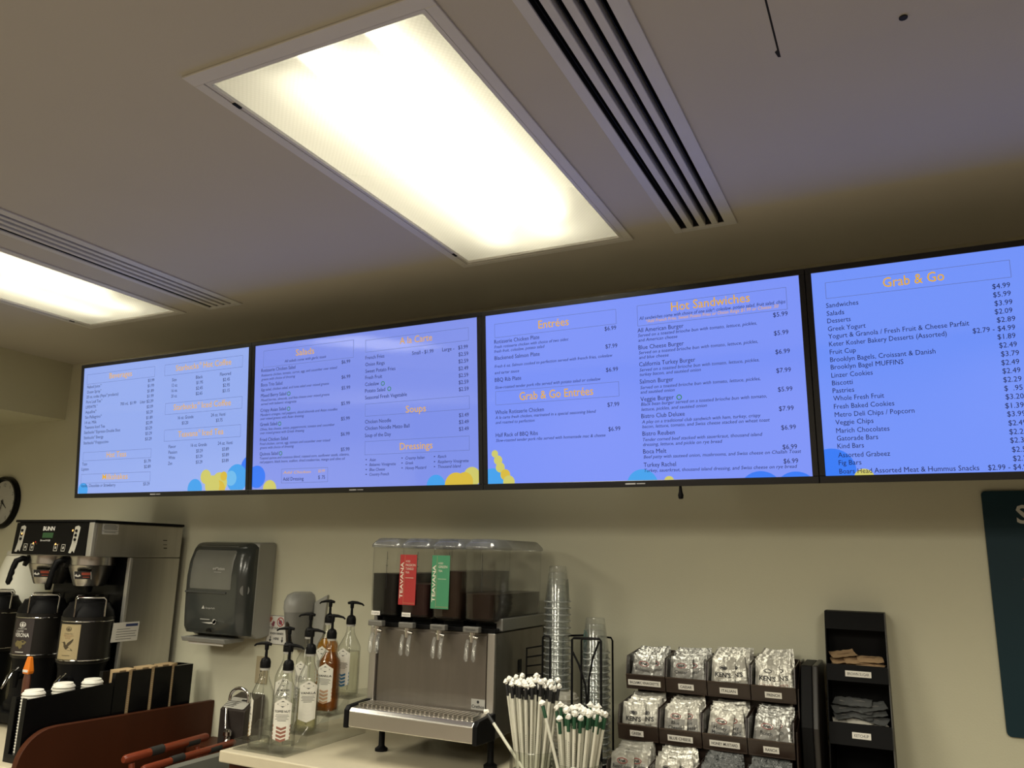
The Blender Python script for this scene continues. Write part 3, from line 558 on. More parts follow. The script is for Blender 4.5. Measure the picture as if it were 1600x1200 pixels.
# hand-washing sign
t = empty('hand_washing_sign', (-2.645, WALL_Y, 1.243), 'small white hand-washing sign on the wall, left of the soap dispenser', 'sign')
F = lambda d: (lambda x, y: Vector((x, -d, y)))
MB().box(-.062, .062, -.003, -.0004, -.064, .064).build('sign_plate', mat('sign_white', (.72, .71, .66, 1), .5), t)
s = Sheet(F(.0034)); s.frame(-.062, .062, -.064, .064, .0018); s.build('sign_border', M_ink, t)
s = Sheet(F(.0037))
s.text('STOP THE GERMS', .0, .002, .0095, align='c', bold=.02, width=.108).text('WASH HANDS', .0, -.021, .0100, align='c', bold=.02, width=.082).text('HERE', 0, -.044, .0100, align='c', bold=.02)
for x in (-.036, .036): s.poly([(x-.0022, -.030), (x-.0022, -.044), (x-.007, -.044), (x, -.056), (x+.007, -.044), (x+.0022, -.044), (x+.0022, -.030)])
s.build('sign_lettering', M_ink, t)
s = Sheet(F(.0037)); s.ring(.018, .036, .021, .004)
s.poly([(.003, .048), (.007, .052), (.033, .024), (.029, .020)])
s.build('no_germs_ring', mat('sign_red', (.42, .03, .03, 1), .5), t)
s = Sheet(F(.0035)); s.disc(.018, .034, .011, 10); s.build('germ_picture', mat('sign_purple', (.20, .09, .16, 1), .5), t)
for (x, y, m_, a) in ((-.042, .046, mat('sign_coral', (.50, .14, .09, 1), .5), -20), (-.024, .026, mat('sign_maroon', (.24, .05, .08, 1), .5), 160)):
    ca, sa = math.cos(R(a)), math.sin(R(a))
    s = Sheet(lambda p, q: Vector((x+p*ca-q*sa, -.0036, y+p*sa+q*ca)))
    s.poly([(-.006, -.012), (.006, -.012), (.008, 0), (.012, .006), (.009, .009), (.006, .005), (.005, .014), (.002, .015), (.001, .006), (-.001, .015), (-.004, .014), (-.004, .006), (-.007, .011), (-.009, .009), (-.007, 0)])
    s.build('hand_picture', m_, t)

# soap dispenser with its backing board
t = empty('soap_dispenser', (-2.490, WALL_Y, 1.19), 'grey oval wall soap dispenser above the syrup bottles', 'soap dispenser')
prof = [(.034, -.055, -.02), (.040, -.085, .0), (.046, -.10, .05), (.052, -.112, .10), (.056, -.118, .15), (.055, -.116, .19), (.048, -.10, .215), (.030, -.07, .228)]
def halfring(w_, d, z, n=14):
    return [(w_*math.cos(math.pi*i/n), -.002-abs(d+.002)*math.sin(math.pi*i/n)**.7, z) for i in range(n+1)]
MB().rings([halfring(w_, d, z) for w_, d, z in prof]).build('body', mat('soap_body_grey', (.20, .20, .185, 1), .35, var=.05), t, smooth=True)
MB().rings([halfring(w_+.002, d-.003, z) for w_, d, z in ((.0545, -.115, .145), (.0575, -.119, .16), (.0565, -.118, .192), (.048, -.102, .219), (.030, -.072, .231))]).build('cover', mat('soap_cover_grey', (.33, .33, .31, 1), .3, var=.04), t, smooth=True)
MB().rings([halfring(w_, d, z) for w_, d, z in ((.012, -.10, -.012), (.020, -.108, .02), (.026, -.114, .07), (.022, -.118, .095), (.010, -.118, .105))]).build('soap_window', mat('smoky_brown', (.035, .026, .020, 1), .15), t, smooth=True)
t = empty('splash_board', (-2.392, WALL_Y, 1.19), 'pale grey angled board on the wall beside the soap dispenser', 'board')
MB().prism([(-.035, .0), (.020, -.005), (.036, .222), (-.02, .195), (-.035, .185)], 'y', -.014, -.0004).build('board', mat('pale_board', (.34, .34, .31, 1), .5, var=.03), t, bevel=.002)

# power outlet
t = empty('wall_outlet', (-2.716, WALL_Y, 1.061), 'beige wall outlet plate below the hand-washing sign', 'outlet')
MB().box(-.036, .036, -.006, -.0004, -.060, .060).build('cover_plate', mat('outlet_beige', (.43, .37, .24, 1), .4, var=.03), t, bevel=.002)
s = MB(); s.box(-.016, .016, -.0085, -.006, -.036, .036); s.build('receptacle', mat('outlet_beige2', (.46, .40, .27, 1), .35, var=.03), t, bevel=.001)
s = Sheet(F(.0088))
for y in (.022, -.022):
    s.rect(-.008, -.0055, y-.004, y+.005).rect(.0055, .008, y-.004, y+.005).disc(0, y-.009, .0024, 8)
s.rect(-.005, .005, .002, .007).rect(-.005, .005, -.007, -.002); s.build('outlet_slots', M_ink, t)
s = Sheet(F(.0064)); s.disc(0, .050, .0028, 8).disc(0, -.050, .0028, 8); s.build('plate_screws', mat('screw_dark', (.10, .09, .06, 1), .5), t)

# teal poster cut by the right edge of the photo
t = empty('wall_poster', (.231, WALL_Y, 1.107), 'dark teal poster board on the wall, cut by the right photo edge', 'poster')
pts = rrect(0, .62, 0, .728, .012)
MB().prism(pts, 'y', -.012, -.0004).build('poster_board', mat('teal_print', (.006, .030, .044, 1), .5, var=.25, scale=3, spec=.25), t)
s = Sheet(F(.0125)); s.text('S', .088, .628, .055, bold=.02); s.build('poster_lettering', mat('poster_white', (.60, .60, .56, 1), .5), t)
s = Sheet(F(.0125)); s.poly([(.085, .46), (.12, .452), (.16, .425), (.20, .43), (.19, .405), (.125, .425), (.104, .446)]); s.build('orange_shape', mat('poster_orange', (.42, .10, .02, 1), .5), t)
s = Sheet(F(.0124)); s.poly([(.082, .356), (.12, .33), (.19, .34), (.19, .24), (.13, .25), (.10, .28), (.086, .32)]); s.build('dark_blue_shape', mat('poster_navy', (.012, .016, .028, 1), .5), t)

# ---------------------------------------------------------------- coffee counter at the left
CZ = .80
t = empty('coffee_counter', (-4.3, -.07, 0), 'cream-topped cherry coffee counter carrying the brewer and servers', 'counter')
MB().box(X0+.02+4.3, -3.0225+4.3, -.545+.07, WALL_Y-.0005+.07, CZ-.04, CZ).build('countertop', M_counter, t, bevel=.004)
MB().box(X0+.02+4.3, -3.0225+4.3, -.51+.07, WALL_Y-.0005+.07, .0, CZ-.04).build('cabinet', M_wood, t)
top = [(WALL_Y-.001+.07, 0), (WALL_Y-.001+.07, .903), (-.38+.07, .921)]+[(-.40+.07-.13*math.sin(R(a)), .79+.13*math.cos(R(a))) for a in range(0, 91, 10)]+[(-.53+.07, 0)]
e_ = MB(); e_.prism([(a-.07, b) for a, b in top], 'x', -3.022, -2.995); tag(e_.build('counter_end_panel', M_wood, None, bevel=.002, seg=1), 'cherry wood end panel with a rounded front corner, closing the coffee counter', 'panel')
for k in range(4):
    x = -5.5+4.3+k*.62
    MB().box(x, x+.60, -.53+.07, -.51+.07, .10, CZ-.06).build('cabinet_door', M_wood, t, bevel=.003)

# ---------------------------------------------------------------- twin coffee brewer
def brewer():
    XL, XR, YF, YB, ZT = -3.868, -3.288, -.131, .36, 1.722
    t = empty('coffee_brewer', (XR-.29, .115, CZ), 'large twin steel coffee brewer with black control panel, on the coffee counter', 'coffee maker')
    ox, oy, oz = XR-.29, .115, CZ
    B = lambda mb, x0, x1, y0, y1, z0, z1: mb.box(x0-ox, x1-ox, y0-oy, y1-oy, z0-oz, z1-oz)
    B(MB(), XL, XR, YF+.012, YB, 1.557, ZT-.012).build('head', M_steel, t, bevel=.004)
    B(MB(), XL-.004, XR+.004, YF-.004, YB+.004, ZT-.012, ZT).build('top_lid', M_dark, t, bevel=.003)
    B(MB(), XL, XR, .085, YB, CZ+.065, 1.555).build('back_column', M_steel, t, bevel=.003)
    B(MB(), XL+.03, XR-.03, .0825, .085, CZ+.065, 1.555).build('splash_panel', M_gloss, t)
    B(MB(), XR-.020, XR+.002, .073, .0855, CZ+.065, 1.555).build('corner_trim', mat('pale_trim', (.50, .49, .45, 1), .35, .6), t, bevel=.002)
    B(MB(), XL, XR, YF-.03, YB, CZ+.02, CZ+.065).build('base', M_dark, t, bevel=.006)
    for x in (XL+.05, XR-.05):
        for y in (YF+.03, YB-.05): MB().lathe([(.018, 0), (.018, .006), (.012, .008), (.012, .021)], (x-ox, y-oy, 0), 12).build('foot', M_dark, t)
    # control panel, leaning out slightly
    pn = MB(); pn.hexa([(XL+.008-ox, YF-.010-oy, 1.560-oz), (XR-.034-ox, YF-.010-oy, 1.560-oz), (XR-.034-ox, YF+.0125-oy, 1.560-oz), (XL+.008-ox, YF+.0125-oy, 1.560-oz),
                       (XL+.008-ox, YF-.002-oy, 1.708-oz), (XR-.034-ox, YF-.002-oy, 1.708-oz), (XR-.034-ox, YF+.0125-oy, 1.708-oz), (XL+.008-ox, YF+.0125-oy, 1.708-oz)])
    pn = pn.build('control_panel', M_gloss, t, bevel=.003)
    B(MB(), XR-.034, XR, YF-.006, YF+.0125, 1.558, 1.710).build('panel_trim', mat('pale_trim', (.50, .49, .45, 1), .35, .6), t, bevel=.003)
    P = lambda d: (lambda x, y: Vector((XL+x-ox, YF-.010-d+.008*(y/.148)-oy, 1.560+y-oz)))      # x 0..0.54, y 0..0.148
    s = Sheet(P(.0012)); s.text('BUNN', .218, .112, .0185, bold=.02, width=.085).text('BrewWISE', .214, .062, .008, width=.072); s.build('panel_lettering', mat('print_white', (.75, .74, .70, 1), .5), pn)
    s = Sheet(P(.0012)); s.rect(.222, .300, .078, .102); d = s.build('display', glow('lcd_green', rgb(38, 72, 34), 1), pn)
    pale = mat('switch_plate', (.42, .41, .36, 1), .4)
    for x in (.055, .455):
        s = Sheet(P(.0014)); s.poly([(x-.022, .012), (x-.006, .010), (x+.004, .022), (x+.018, .012), (x+.026, .050), (x+.032, .128), (x+.016, .136), (x-.006, .130), (x-.010, .055)]); s.build('switch_plate', pale, pn)
        for k in range(3):
            MB().tube([P(.0015)(x+.010, .072+.020*k), P(.007)(x+.010, .072+.020*k)], .0062, 10).build('knob', M_dark, pn)
    amber = glow('indicator_amber', rgb(255, 196, 110), 1.6); red = glow('indicator_red', rgb(190, 45, 20), 1)
    for x, y in ((.073, .096), (.445, .113), (.175, .052), (.340, .050)):
        s = Sheet(P(.0078)); s.disc(x, y, .0052, 10); s.build('indicator_light', amber, pn)
    s = Sheet(P(.0078)); s.disc(.190, .058, .004, 8); s.build('indicator_light', red, pn)
    for x in (.110, .160, .335, .390):
        f_ = MB(); c = [P(.0006)(x-.014, .020), P(.0006)(x+.014, .020), P(.006)(x+.014, .048), P(.006)(x-.014, .048)]
        a = [P(.0005)(x-.014, .020), P(.0005)(x+.014, .020), P(.0005)(x+.014, .048), P(.0005)(x-.014, .048)]
        s = Sheet(P(.0014)); s.frame(x-.014, x+.014, .018, .050, .003); s.rect(x-.005, x+.005, .028, .040); s.build('switch', pale, pn)
    # rating sticker and vents on the right side
    s = Sheet(lambda x, y: Vector((XR+.0012-ox, -.095+x-oy, 1.655+y-oz))); s.rect(0, .085, .004, .052); st = s.build('rating_sticker', mat('sticker_grey', (.52, .51, .47, 1), .5), t)
    s = Sheet(lambda x, y: Vector((XR+.0020-ox, -.095+x-oy, 1.655+y-oz)))
    for y, a, b in ((.044, .01, .07), (.038, .006, .078), (.032, .006, .074), (.026, .01, .078), (.012, .012, .07)): s.rect(a, b, y, y+.003)
    s.rect(0, .085, .018, .0195); s.build('sticker_print', mat('faint_print', (.15, .15, .14, 1), .6), st)
    s = Sheet(lambda x, y: Vector((XR+.0012-ox, .245+x-oy, 1.60+y-oz))); s.rect(0, .024, .038, .042).rect(.004, .026, .018, .021).rect(.008, .028, 0, .005); s.build('side_marking', M_ink, t)
    # hanging funnels
    for fx in (-3.755, -3.455):
        cx, cy = fx-ox, .0-oy
        fn = MB(); fn.lathe([(.034, 1.425-oz), (.064, 1.423-oz), (.068, 1.430-oz), (.100, 1.515-oz), (.105, 1.518-oz), (.105, 1.556-oz)], (cx, cy, 0), 36)
        fn = fn.build('brew_funnel', M_steelh, t, smooth=True)
        MB().lathe([(.012, 1.392-oz), (.014, 1.40-oz), (.018, 1.424-oz)], (cx, cy, 0), 14).build('drip_spout', M_dark, fn, smooth=True)
        # black grooved handle pointing to the front left
        a = R(-112); dx, dy = math.cos(a), math.sin(a)
        H = lambda r_, z: (cx+dx*r_, cy+dy*r_, z-oz)
        hb = MB(); hb.tube([H(.100, 1.535), H(.125, 1.540), H(.150, 1.528), H(.158, 1.50), H(.162, 1.488), H(.163, 1.472), H(.167, 1.458), H(.167, 1.444), H(.171, 1.430), H(.168, 1.418)],
                           [.013, .014, .014, .013, .011, .0135, .011, .0135, .012, .006], 10)
        hb.build('funnel_handle', M_dark, fn, smooth=True)
        MB().tube([H(.098, 1.53), H(.112, 1.535)], .030, 12).build('handle_mount', M_dark, fn, smooth=True)
        fw = wrap_f(.0785, 2, 1.455-oz, -58, (cx, cy))
        lab = lambda d: (lambda x, y: Vector((fw(x, y).x+(.0090+d+y*.40)*math.cos(R(-58)), fw(x, y).y+(.0090+d+y*.40)*math.sin(R(-58)), fw(x, y).z)))
        s = Sheet(lab(.001)); s.rect(-.040, .040, 0, .034, 10, 1); l = s.build('funnel_label', M_ink, fn)
        s = Sheet(lab(.0018)); s.frame(-.040, .040, 0, .034, .0022).poly([(-.036, .014), (-.026, .023), (-.018, .014), (-.010, .022), (-.004, .014), (-.016, .009), (-.028, .011)]); s.build('label_print', mat('print_white', (.75, .74, .70, 1), .5), l)
        s = Sheet(lab(.0020)); s.rect(.0, .036, .018, .030, 4, 1).rect(.004, .032, .007, .011, 4, 1); s.build('label_red_print', mat('caution_red', (.36, .06, .03, 1), .5), l)
    return t
brewer()

# instruction card hung on the brewer's right side
t = empty('instruction_card', (-3.2835, .095, 1.218), 'white instruction card with a blue header stuck on the side of the coffee brewer', 'card')
fc = lambda d: (lambda x, y: Vector((d, x, y)))
mb = MB(); mb.hexa([(-.002, -.075, -.042), (.0, -.075, -.042), (.0, .065, -.042), (-.002, .065, -.042), (-.002, -.07, .043), (.0, -.07, .043), (.0, .068, .043), (-.002, .068, .043)])
mb.build('card', M_paper, t)
s = Sheet(fc(.0008)); s.rect(-.005, .060, .024, .036); s.build('blue_header', mat('header_blue', (.03, .05, .16, 1), .5), t)
s = Sheet(fc(.0008))
for k, (a, b) in enumerate(((-.05, .02), (-.052, .055), (-.052, .05), (-.052, .056), (-.052, .03))): s.rect(a, b, .012-.011*k, .0145-.011*k)
s.build('card_print', mat('faint_print', (.15, .15, .14, 1), .6), t)

# ---------------------------------------------------------------- insulated coffee servers
def siren(s, x, y, r):
    s.ring(x, y, r, r*.16).poly([(x-r*.28, y-r*.62), (x+r*.28, y-r*.62), (x+r*.34, y-.1*r), (x+r*.15, y+r*.12), (x+r*.24, y+r*.40), (x, y+r*.72), (x-r*.24, y+r*.40), (x-r*.15, y+r*.12), (x-r*.34, y-.1*r)])
    for q in (-1, 1): s.poly([(x+q*r*.48, y-r*.5), (x+q*r*.72, y-r*.3), (x+q*r*.62, y+r*.35), (x+q*r*.5, y+r*.3)])
def server(x, y, label, kind, faucet, zo=.0665):
    t = empty('coffee_server', (x, y, CZ+zo), label, 'coffee server', 'insulated coffee servers', 0)
    z = -CZ
    rb = .110
    MB().lathe([(.106, 0), (.108, .012), (.108, .03), (.096, .042), (.092, .085-zo*.3), (.096, .26-zo), (rb-.006, .293-zo)], (0, 0, 0), 32).build('stand', M_dark, t, smooth=True)
    MB().lathe([(rb-.004, .293-zo), (rb, .298-zo), (rb, .305-zo), (rb, .485-zo), (rb, .492-zo)], (0, 0, 0), 40).build('body', mat('server_black', (.010, .009, .008, 1), .33, var=.15, spec=.3), t, smooth=True)
    for zz in (.309-zo, .474-zo):
        n = 40; MB().tube([((rb+.0012)*math.cos(2*math.pi*k/n), (rb+.0012)*math.sin(2*math.pi*k/n), zz) for k in range(n)], .0022, 6, True).build('steel_band', M_chrome, t, smooth=True)
    MB().lathe([(rb-.002, .4925-zo), (rb-.006, .515-zo), (.090, .535-zo), (.084, .552-zo), (.062, .558-zo), (.060, .572-zo), (.0, .572-zo)], (0, 0, 0), 32, cap1=False).build('lid', M_dark, t, smooth=True)
    for a in (-35, 145):
        q = R(a); c = Vector((math.cos(q), math.sin(q), 0)); d = Vector((-c.y, c.x, 0))
        pts = [c*.098+d*sg*w_+Vector((0, 0, zz-zo)) for sg, w_, zz in ((-1, .060, .495), (-1, .060, .566), (-1, .052, .577), (1, .052, .577), (1, .060, .566), (1, .060, .495))]
        MB().tube(pts, .0035, 8).build('bail_handle', M_chrome, t, smooth=True)
    lab_z = .313-zo; ky = .155/.213
    fw = lambda a0, d: (lambda g: (lambda x, y: g(x, y*ky)))(wrap_f(rb+d, 2, lab_z, a0))
    la = -76
    if kind == 'tan':
        s = Sheet(fw(la, .0010)); s.rect(-.052, .052, 0, .205, 8, 1); L_ = s.build('tan_label', mat('label_tan', (.36, .29, .16, 1), .6, var=.05), t)
        s = Sheet(fw(la, .0018)); siren(s, 0, .178, .014)
        s.text('STARBUCKS', 0, .147, .0055, align='c').rect(-.020, .020, .022, .025, 4, 1)
        # hummingbird
        s.poly([(-.036, .098), (-.022, .100), (-.016, .104), (-.009, .099), (-.008, .090), (0, .080), (.022, .062), (.030, .052), (.012, .053), (-.006, .060), (-.016, .074), (-.018, .090), (-.022, .0965)])
        s.poly([(-.006, .078), (.004, .074), (.018, .092), (.027, .110), (.028, .122), (.014, .108), (.002, .096)])
        s.build('label_print', mat('print_brown', (.055, .040, .020, 1), .6), L_)
        s = Sheet(fw(la, .0018)); s.text('VERANDA', 0, .134, .0085, align='c').text('BLEND', 0, .121, .007, align='c'); s.build('label_pale_print', mat('print_copper', (.33, .20, .10, 1), .6), L_)
    else:
        s = Sheet(fw(la, .0010)); s.rect(-.052, .052, -.002, .213, 8, 1); L_ = s.build('dark_label', mat('label_plum', (.030, .022, .022, 1), .5, var=.05), t)
        s = Sheet(fw(la, .0018)); siren(s, 0, .178, .017); s.text('STARBUCKS', 0, .150, .006, align='c')
        if kind == 'verona': s.text('CAFFE', -.012, .132, .011, align='c').text('VERONA', 0, .103, .024, align='c', width=.076, bold=.01)
        s.rect(-.022, .022, .010, .014, 4, 1); s.build('label_print', mat('print_white', (.75, .74, .70, 1), .5), L_)
        s = Sheet(fw(la, .0018)); s.poly([(-.032, .062), (-.018, .082), (-.004, .078), (.010, .086), (.030, .074), (.022, .058), (.010, .056), (.012, .040), (0, .030), (-.008, .046), (-.022, .044)]); s.build('label_flower', mat('print_gold', (.16, .13, .05, 1), .6), L_)
    # faucet with its long chrome lever
    if faucet:
        a = R(-62); c, q = math.cos(a), math.sin(a)
        V = lambda r_, zz, sd=0: (c*r_-q*sd, q*r_+c*sd, zz)
        fb = MB(); fb.tube([V(.090, .225-zo), V(.15, .225-zo)], .018, 12).tube([V(.15, .245-zo), V(.15, .175-zo)], [.016, .010], 12); fb = fb.build('faucet', M_dark, t, smooth=True)
        MB().tube([V(.15, .250-zo), V(.158, .262-zo, .01), V(.20, .245-zo, .01), V(.235, .205-zo, .008), V(.245, .185-zo, 0), V(.235, .185-zo, -.008), V(.20, .232-zo, -.01), V(.16, .252-zo, -.01)], .0028, 8).build('lever', M_chrome, fb, smooth=True)
    return t
server(-3.385, -.032, 'black insulated coffee server with a tan bird label, under the right brew funnel', 'tan', True)
s2 = server(-3.715, -.032, 'black insulated coffee server with a dark flower label, under the left brew funnel', 'verona', True)
s3 = server(-4.10, -.02, 'black insulated coffee server cut by the left photo edge', 'plain', False, 0)
# steel stand between the servers
t = empty('tap_stand', (-3.50, -.205, CZ), 'brown beer-style tap handle with an orange top on a steel post, among the coffee servers', 'tap handle')
MB().lathe([(.035, 0), (.035, .01), (.016, .014), (.014, .12)], (0, 0, 0), 20).build('post', M_steelh, t, smooth=True)
MB().rings([[(math.cos(2*math.pi*k/12)*r_*1.1, math.sin(2*math.pi*k/12)*r_*.7, z) for k in range(12)] for r_, z in ((.012, .12), (.018, .15), (.020, .22), (.016, .25))]).build('handle', mat('tap_brown', (.09, .030, .016, 1), .4, var=.2), t, smooth=True)
MB().rings([[(x*r_, y*.6*r_, z) for x, y in ((-1, -1), (1, -1), (1, 1), (-1, 1))] for r_, z in ((.020, .25), (.022, .262), (.012, .318), (.010, .322))]).build('orange_top', mat('tap_orange', (.75, .20, .015, 1), .35), t, bevel=.003)
s = Sheet(lambda x, y: Vector((x, -.0145-.0002, y))); 
MB().box(-.017, .017, -.0145, -.0125, .258, .268).build('white_band', M_paper, t)

# steel splash strip behind the servers
t = empty('drip_tray_stand', (-3.585, .02, CZ+.0655), 'upright steel strip between the two labelled coffee servers', 'steel strip')
MB().box(-.030, .030, -.006, .006, 0, .30).build('strip', M_steel, t, bevel=.002)
MB().box(.030, .040, -.008, .008, 0, .30).build('edge', mat('pale_trim', (.50, .49, .45, 1), .35, .6), t)

# white jug behind the left funnel
t = empty('white_jug', (-4.33, .22, CZ), 'white ribbed plastic jug standing behind the left coffee server', 'jug')
MB().lathe([(.13, 0), (.135, .02), (.150, .45), (.153, .462), (.153, .475), (.149, .48), (.149, .50), (.152, .505), (.150, .52), (.125, .60), (.100, .68), (.085, .735), (.08, .745)], (0, 0, 0), 36).build('body', mat('jug_white', (.78, .77, .66, 1), .45, var=.03), t, smooth=True)
MB().lathe([(.08, .746), (.083, .75), (.080, .77), (.0, .772)], (0, 0, 0), 28, cap1=False).build('cap', mat('jug_cap', (.55, .54, .47, 1), .4), t, smooth=True)

# black organiser with three stacks of cup lids
LX0, LX1 = -3.126, -3.034
t = empty('lid_organizer', ((LX0+LX1)/2, -.32, CZ), 'black acrylic box holding three stacks of cup lids, on the coffee counter end', 'organizer')
a, b = LX0-(LX0+LX1)/2, LX1-(LX0+LX1)/2
pts = [(-.18, 0), (.19, 0), (.19, .246), (-.18, .228)]
MB().prism(pts, 'x', b-.0035, b).build('side_panel', M_gloss, t)
MB().prism(pts, 'x', a, a+.0035).build('side_panel', M_gloss, t)
mb = MB(); mb.box(a+.0035, b-.0035, -.18, .19, 0, .030); mb.build('bottom', M_gloss, t)
for y0, y1 in ((-.18, -.1765), (-.068, -.0645), (.056, .0595), (.1865, .19)):
    if y0 < -.17:
        mb = MB(); mb.box(a+.0035, a+.026, y0, y1, .03, .232).box(b-.026, b-.0035, y0, y1, .03, .232)
        mb.build('slotted_front', M_gloss, t)
    else: MB().box(a+.0035, b-.0035, y0, y1, .03, .225).build('divider', M_gloss, t)
def lid_mesh():
    mb = MB(); mb.lathe([(.0405, 0), (.0415, .0015), (.0415, .0045), (.0390, .006), (.0385, .009), (.0345, .0105), (.0335, .0165), (.032, .0180), (.0, .0182)], (0, 0, 0), 32, cap0=False, cap1=False)
    return mb
proto = None
for (y, n, nm) in ((-.445, 20, 'front'), (-.323, 21, 'middle'), (-.197, 21, 'rear')):
    for k in range(n):
        if proto is None: o = proto = lid_mesh().build('cup_cover', M_lid, None, smooth=True)
        else: o = copy_tree(proto)
        o.location = ((LX0+LX1)/2, y, CZ+.0305+.0108*k)
        tag(o, {'front': 'white cup lid in the front stack of the black organizer', 'middle': 'white cup lid in the middle stack of the black organizer', 'rear': 'white cup lid in the rear stack of the black organizer'}[nm], 'cup lid', 'cup lids in the %s stack' % nm)

# black sleeve organiser: four tall cells, three stacks of kraft sleeves between them
t = empty('sleeve_organizer', (-3.088, .062, CZ+.0042), 'row of four tall black holders with kraft cup sleeves, behind the cherry end panel', 'organizer')
E_ = [(-.124, -.060), (-.040, .055), (.075, .165), (.180, .285)]
for k, (y0, y1) in enumerate(E_):
    y0 -= .062; y1 -= .062; h = .276-(.004 if k == 3 else 0)
    mb = MB(); mb.box(.030, .052, y0, y1, 0, h).box(-.052, -.030, y0, y1, 0, h)
    if k == 3: mb.box(-.030, .030, y1-.003, y1, 0, h)
    mb.box(-.030, .030, y0+.02, y1-.02, 0, .016)
    mb.build('holder_cell', M_gloss, t)
MB().box(-.052, .052, -.188, .22, -.0038, 0).build('base_plate', M_gloss, t)
sl = None
for k, y in enumerate((-.050, .065, .1725)):
    if sl is None:
        sl = empty('cup_sleeve_stack', (0, 0, 0), 'x', 'cup sleeves')
        MB().prism([(-.0295, -.040), (-.010, -.045), (.029, -.040), (.0295, -.0085), (.049, -.0085), (.049, .0085), (.0295, .0085), (.029, .040), (-.010, .045), (-.0295, .040)], 'z', .0165, .281).build('sleeves', M_kraft, sl)
        s = Sheet(lambda x, y: Vector((.0496, x, y)))
        for j in range(26): s.rect(-.0025, .0025, .03+.009*j, .0335+.009*j)
        s.build('sleeve_edges', mat('kraft_edge', (.60, .52, .38, 1), .8), sl); o = sl
    else: o = copy_tree(sl)
    o.location = (-3.088, y, CZ+.0042)
    tag(o, ['stack of kraft cup sleeves nearest the camera in the black holders', 'middle stack of kraft cup sleeves in the black holders', 'stack of kraft cup sleeves nearest the wall in the black holders'][k], 'cup sleeves', 'kraft cup sleeves in the black holders')

# ---------------------------------------------------------------- folding wooden stand and grey tub between the counters
t = empty('folding_tray_stand', (-2.66, -.03, 0), 'folded reddish wooden tray stand with black straps, between the two counters', 'tray stand')
def bar(x0, z0, x1, z1, y0, y1, r_):
    return MB().tube([(x0, y0, z0), (x0, y0+.01, z0), ((x0+x1)/2, (y0+y1)/2, (z0+z1)/2), (x1, y1-.01, z1), (x1, y1, z1)], [r_*.7, r_, r_, r_, r_*.7], 12)
b1 = bar(-.09, .806, -.09, .816, -.24, .17, .0165).build('top_rail', M_redwood, t, smooth=True)
b2 = bar(.03, .790, .03, .800, -.25, .21, .0135).build('top_rail', M_redwood, t, smooth=True)
strap = mat('black_strap', (.018, .018, .016, 1), .7)
for p, ys, x, z0, r_ in ((b1, (-.12, .06), -.09, .810, .0178), (b2, (-.12, .07), .03, .7945, .0148)):
    for y in ys: MB().tube([(x, y, z0), (x, y+.06, z0+.0015)], r_, 14).build('strap', strap, p, smooth=True)
for x0, x1, y in ((-.09, .10, -.20), (-.09, .10, .12), (.03, -.13, -.18), (.03, -.13, .15)):
    MB().tube([(x0, y, .785), (x1, y, .012)], .012, 10).build('leg', M_redwood, t, smooth=True)
for x, z in ((.096, .05), (-.122, .05)): MB().cyl((x, -.20 if x > 0 else -.18, z), (x, .12 if x > 0 else .15, z), .010, 10).build('foot_rail', M_redwood, t, smooth=True)
t = empty('grey_tub', (-2.375, -.05, 0), 'grey plastic tub rim at the bottom left, beside the cream counter', 'tub')
def tubring(dx, dy, z): return [(x, y, z) for x, y in rrect(-dx, dx, -dy, dy, .06)]
MB().rings([tubring(.09, .21, .0), tubring(.12, .25, .79), tubring(.138, .268, .80), tubring(.138, .268, .812), tubring(.128, .258, .816), tubring(.114, .244, .806), tubring(.10, .22, .30)], True, True).build('bin', mat('tub_grey', (.17, .17, .145, 1), .5, var=.05), t, smooth=True)

# chilled-water tap box on a ledge by the wall
t = empty('sink_ledge', (-2.75, .30, 0), 'dark cherry ledge against the wall between the counters', 'ledge')
MB().box(-.235, .31, -.055, .0995, 0, .745).build('cabinet', M_wood, t, bevel=.003)
t = empty('water_tap_box', (-2.745, .325, .7455), 'dark metal tap box with a chrome gooseneck, under the wall outlet', 'water tap')
mb = MB(); mb.prism([(-.060, 0), (.060, 0), (.060, .215), (.010, .200), (-.060, .158)], 'x', -.074, .074); mb.build('box', mat('dark_bronze_metal', (.055, .045, .040, 1), .4, .5, var=.1), t, bevel=.004)
nrm = Vector((0, -.0419, .0696)).normalized()
PL = lambda d: (lambda x, y: Vector((x, -.055+y*.857, .161+y*.515))+Vector((0, -.515, .857))*d)
s = Sheet(PL(.0012)); s.poly(rrect(-.068, .056, .004, .072, .008)); pl = s.build('label_plate', mat('plate_pale', (.48, .47, .42, 1), .4), t)
s = Sheet(PL(.0018)); s.rect(.0, .05, .052, .062)
for k in range(4): s.rect(-.07, -.01+.006*k, .014+.01*k, .017+.01*k)
s.build('plate_print', M_ink, pl)
MB().tube([(.062, -.03, .19)]+[(.062-.045+.045*math.cos(R(a)), -.03-.02*(a/180), .215+.034*math.sin(R(a))) for a in range(0, 181, 20)]+[(-.028, -.052, .196)], .0075, 12).build('gooseneck', M_chrome, t, smooth=True)
MB().tube([(-.03, -.066, .165), (-.005, -.085, .085)], .006, 10).build('lever', M_chrome, t, smooth=True)
MB().lathe([(.010, 0), (.022, .01), (.022, .03), (.014, .04), (.014, .055), (.020, .06), (.018, .075), (.006, .085)], (.010, -.085, .0), 16).build('valve', M_chrome, t, smooth=True)

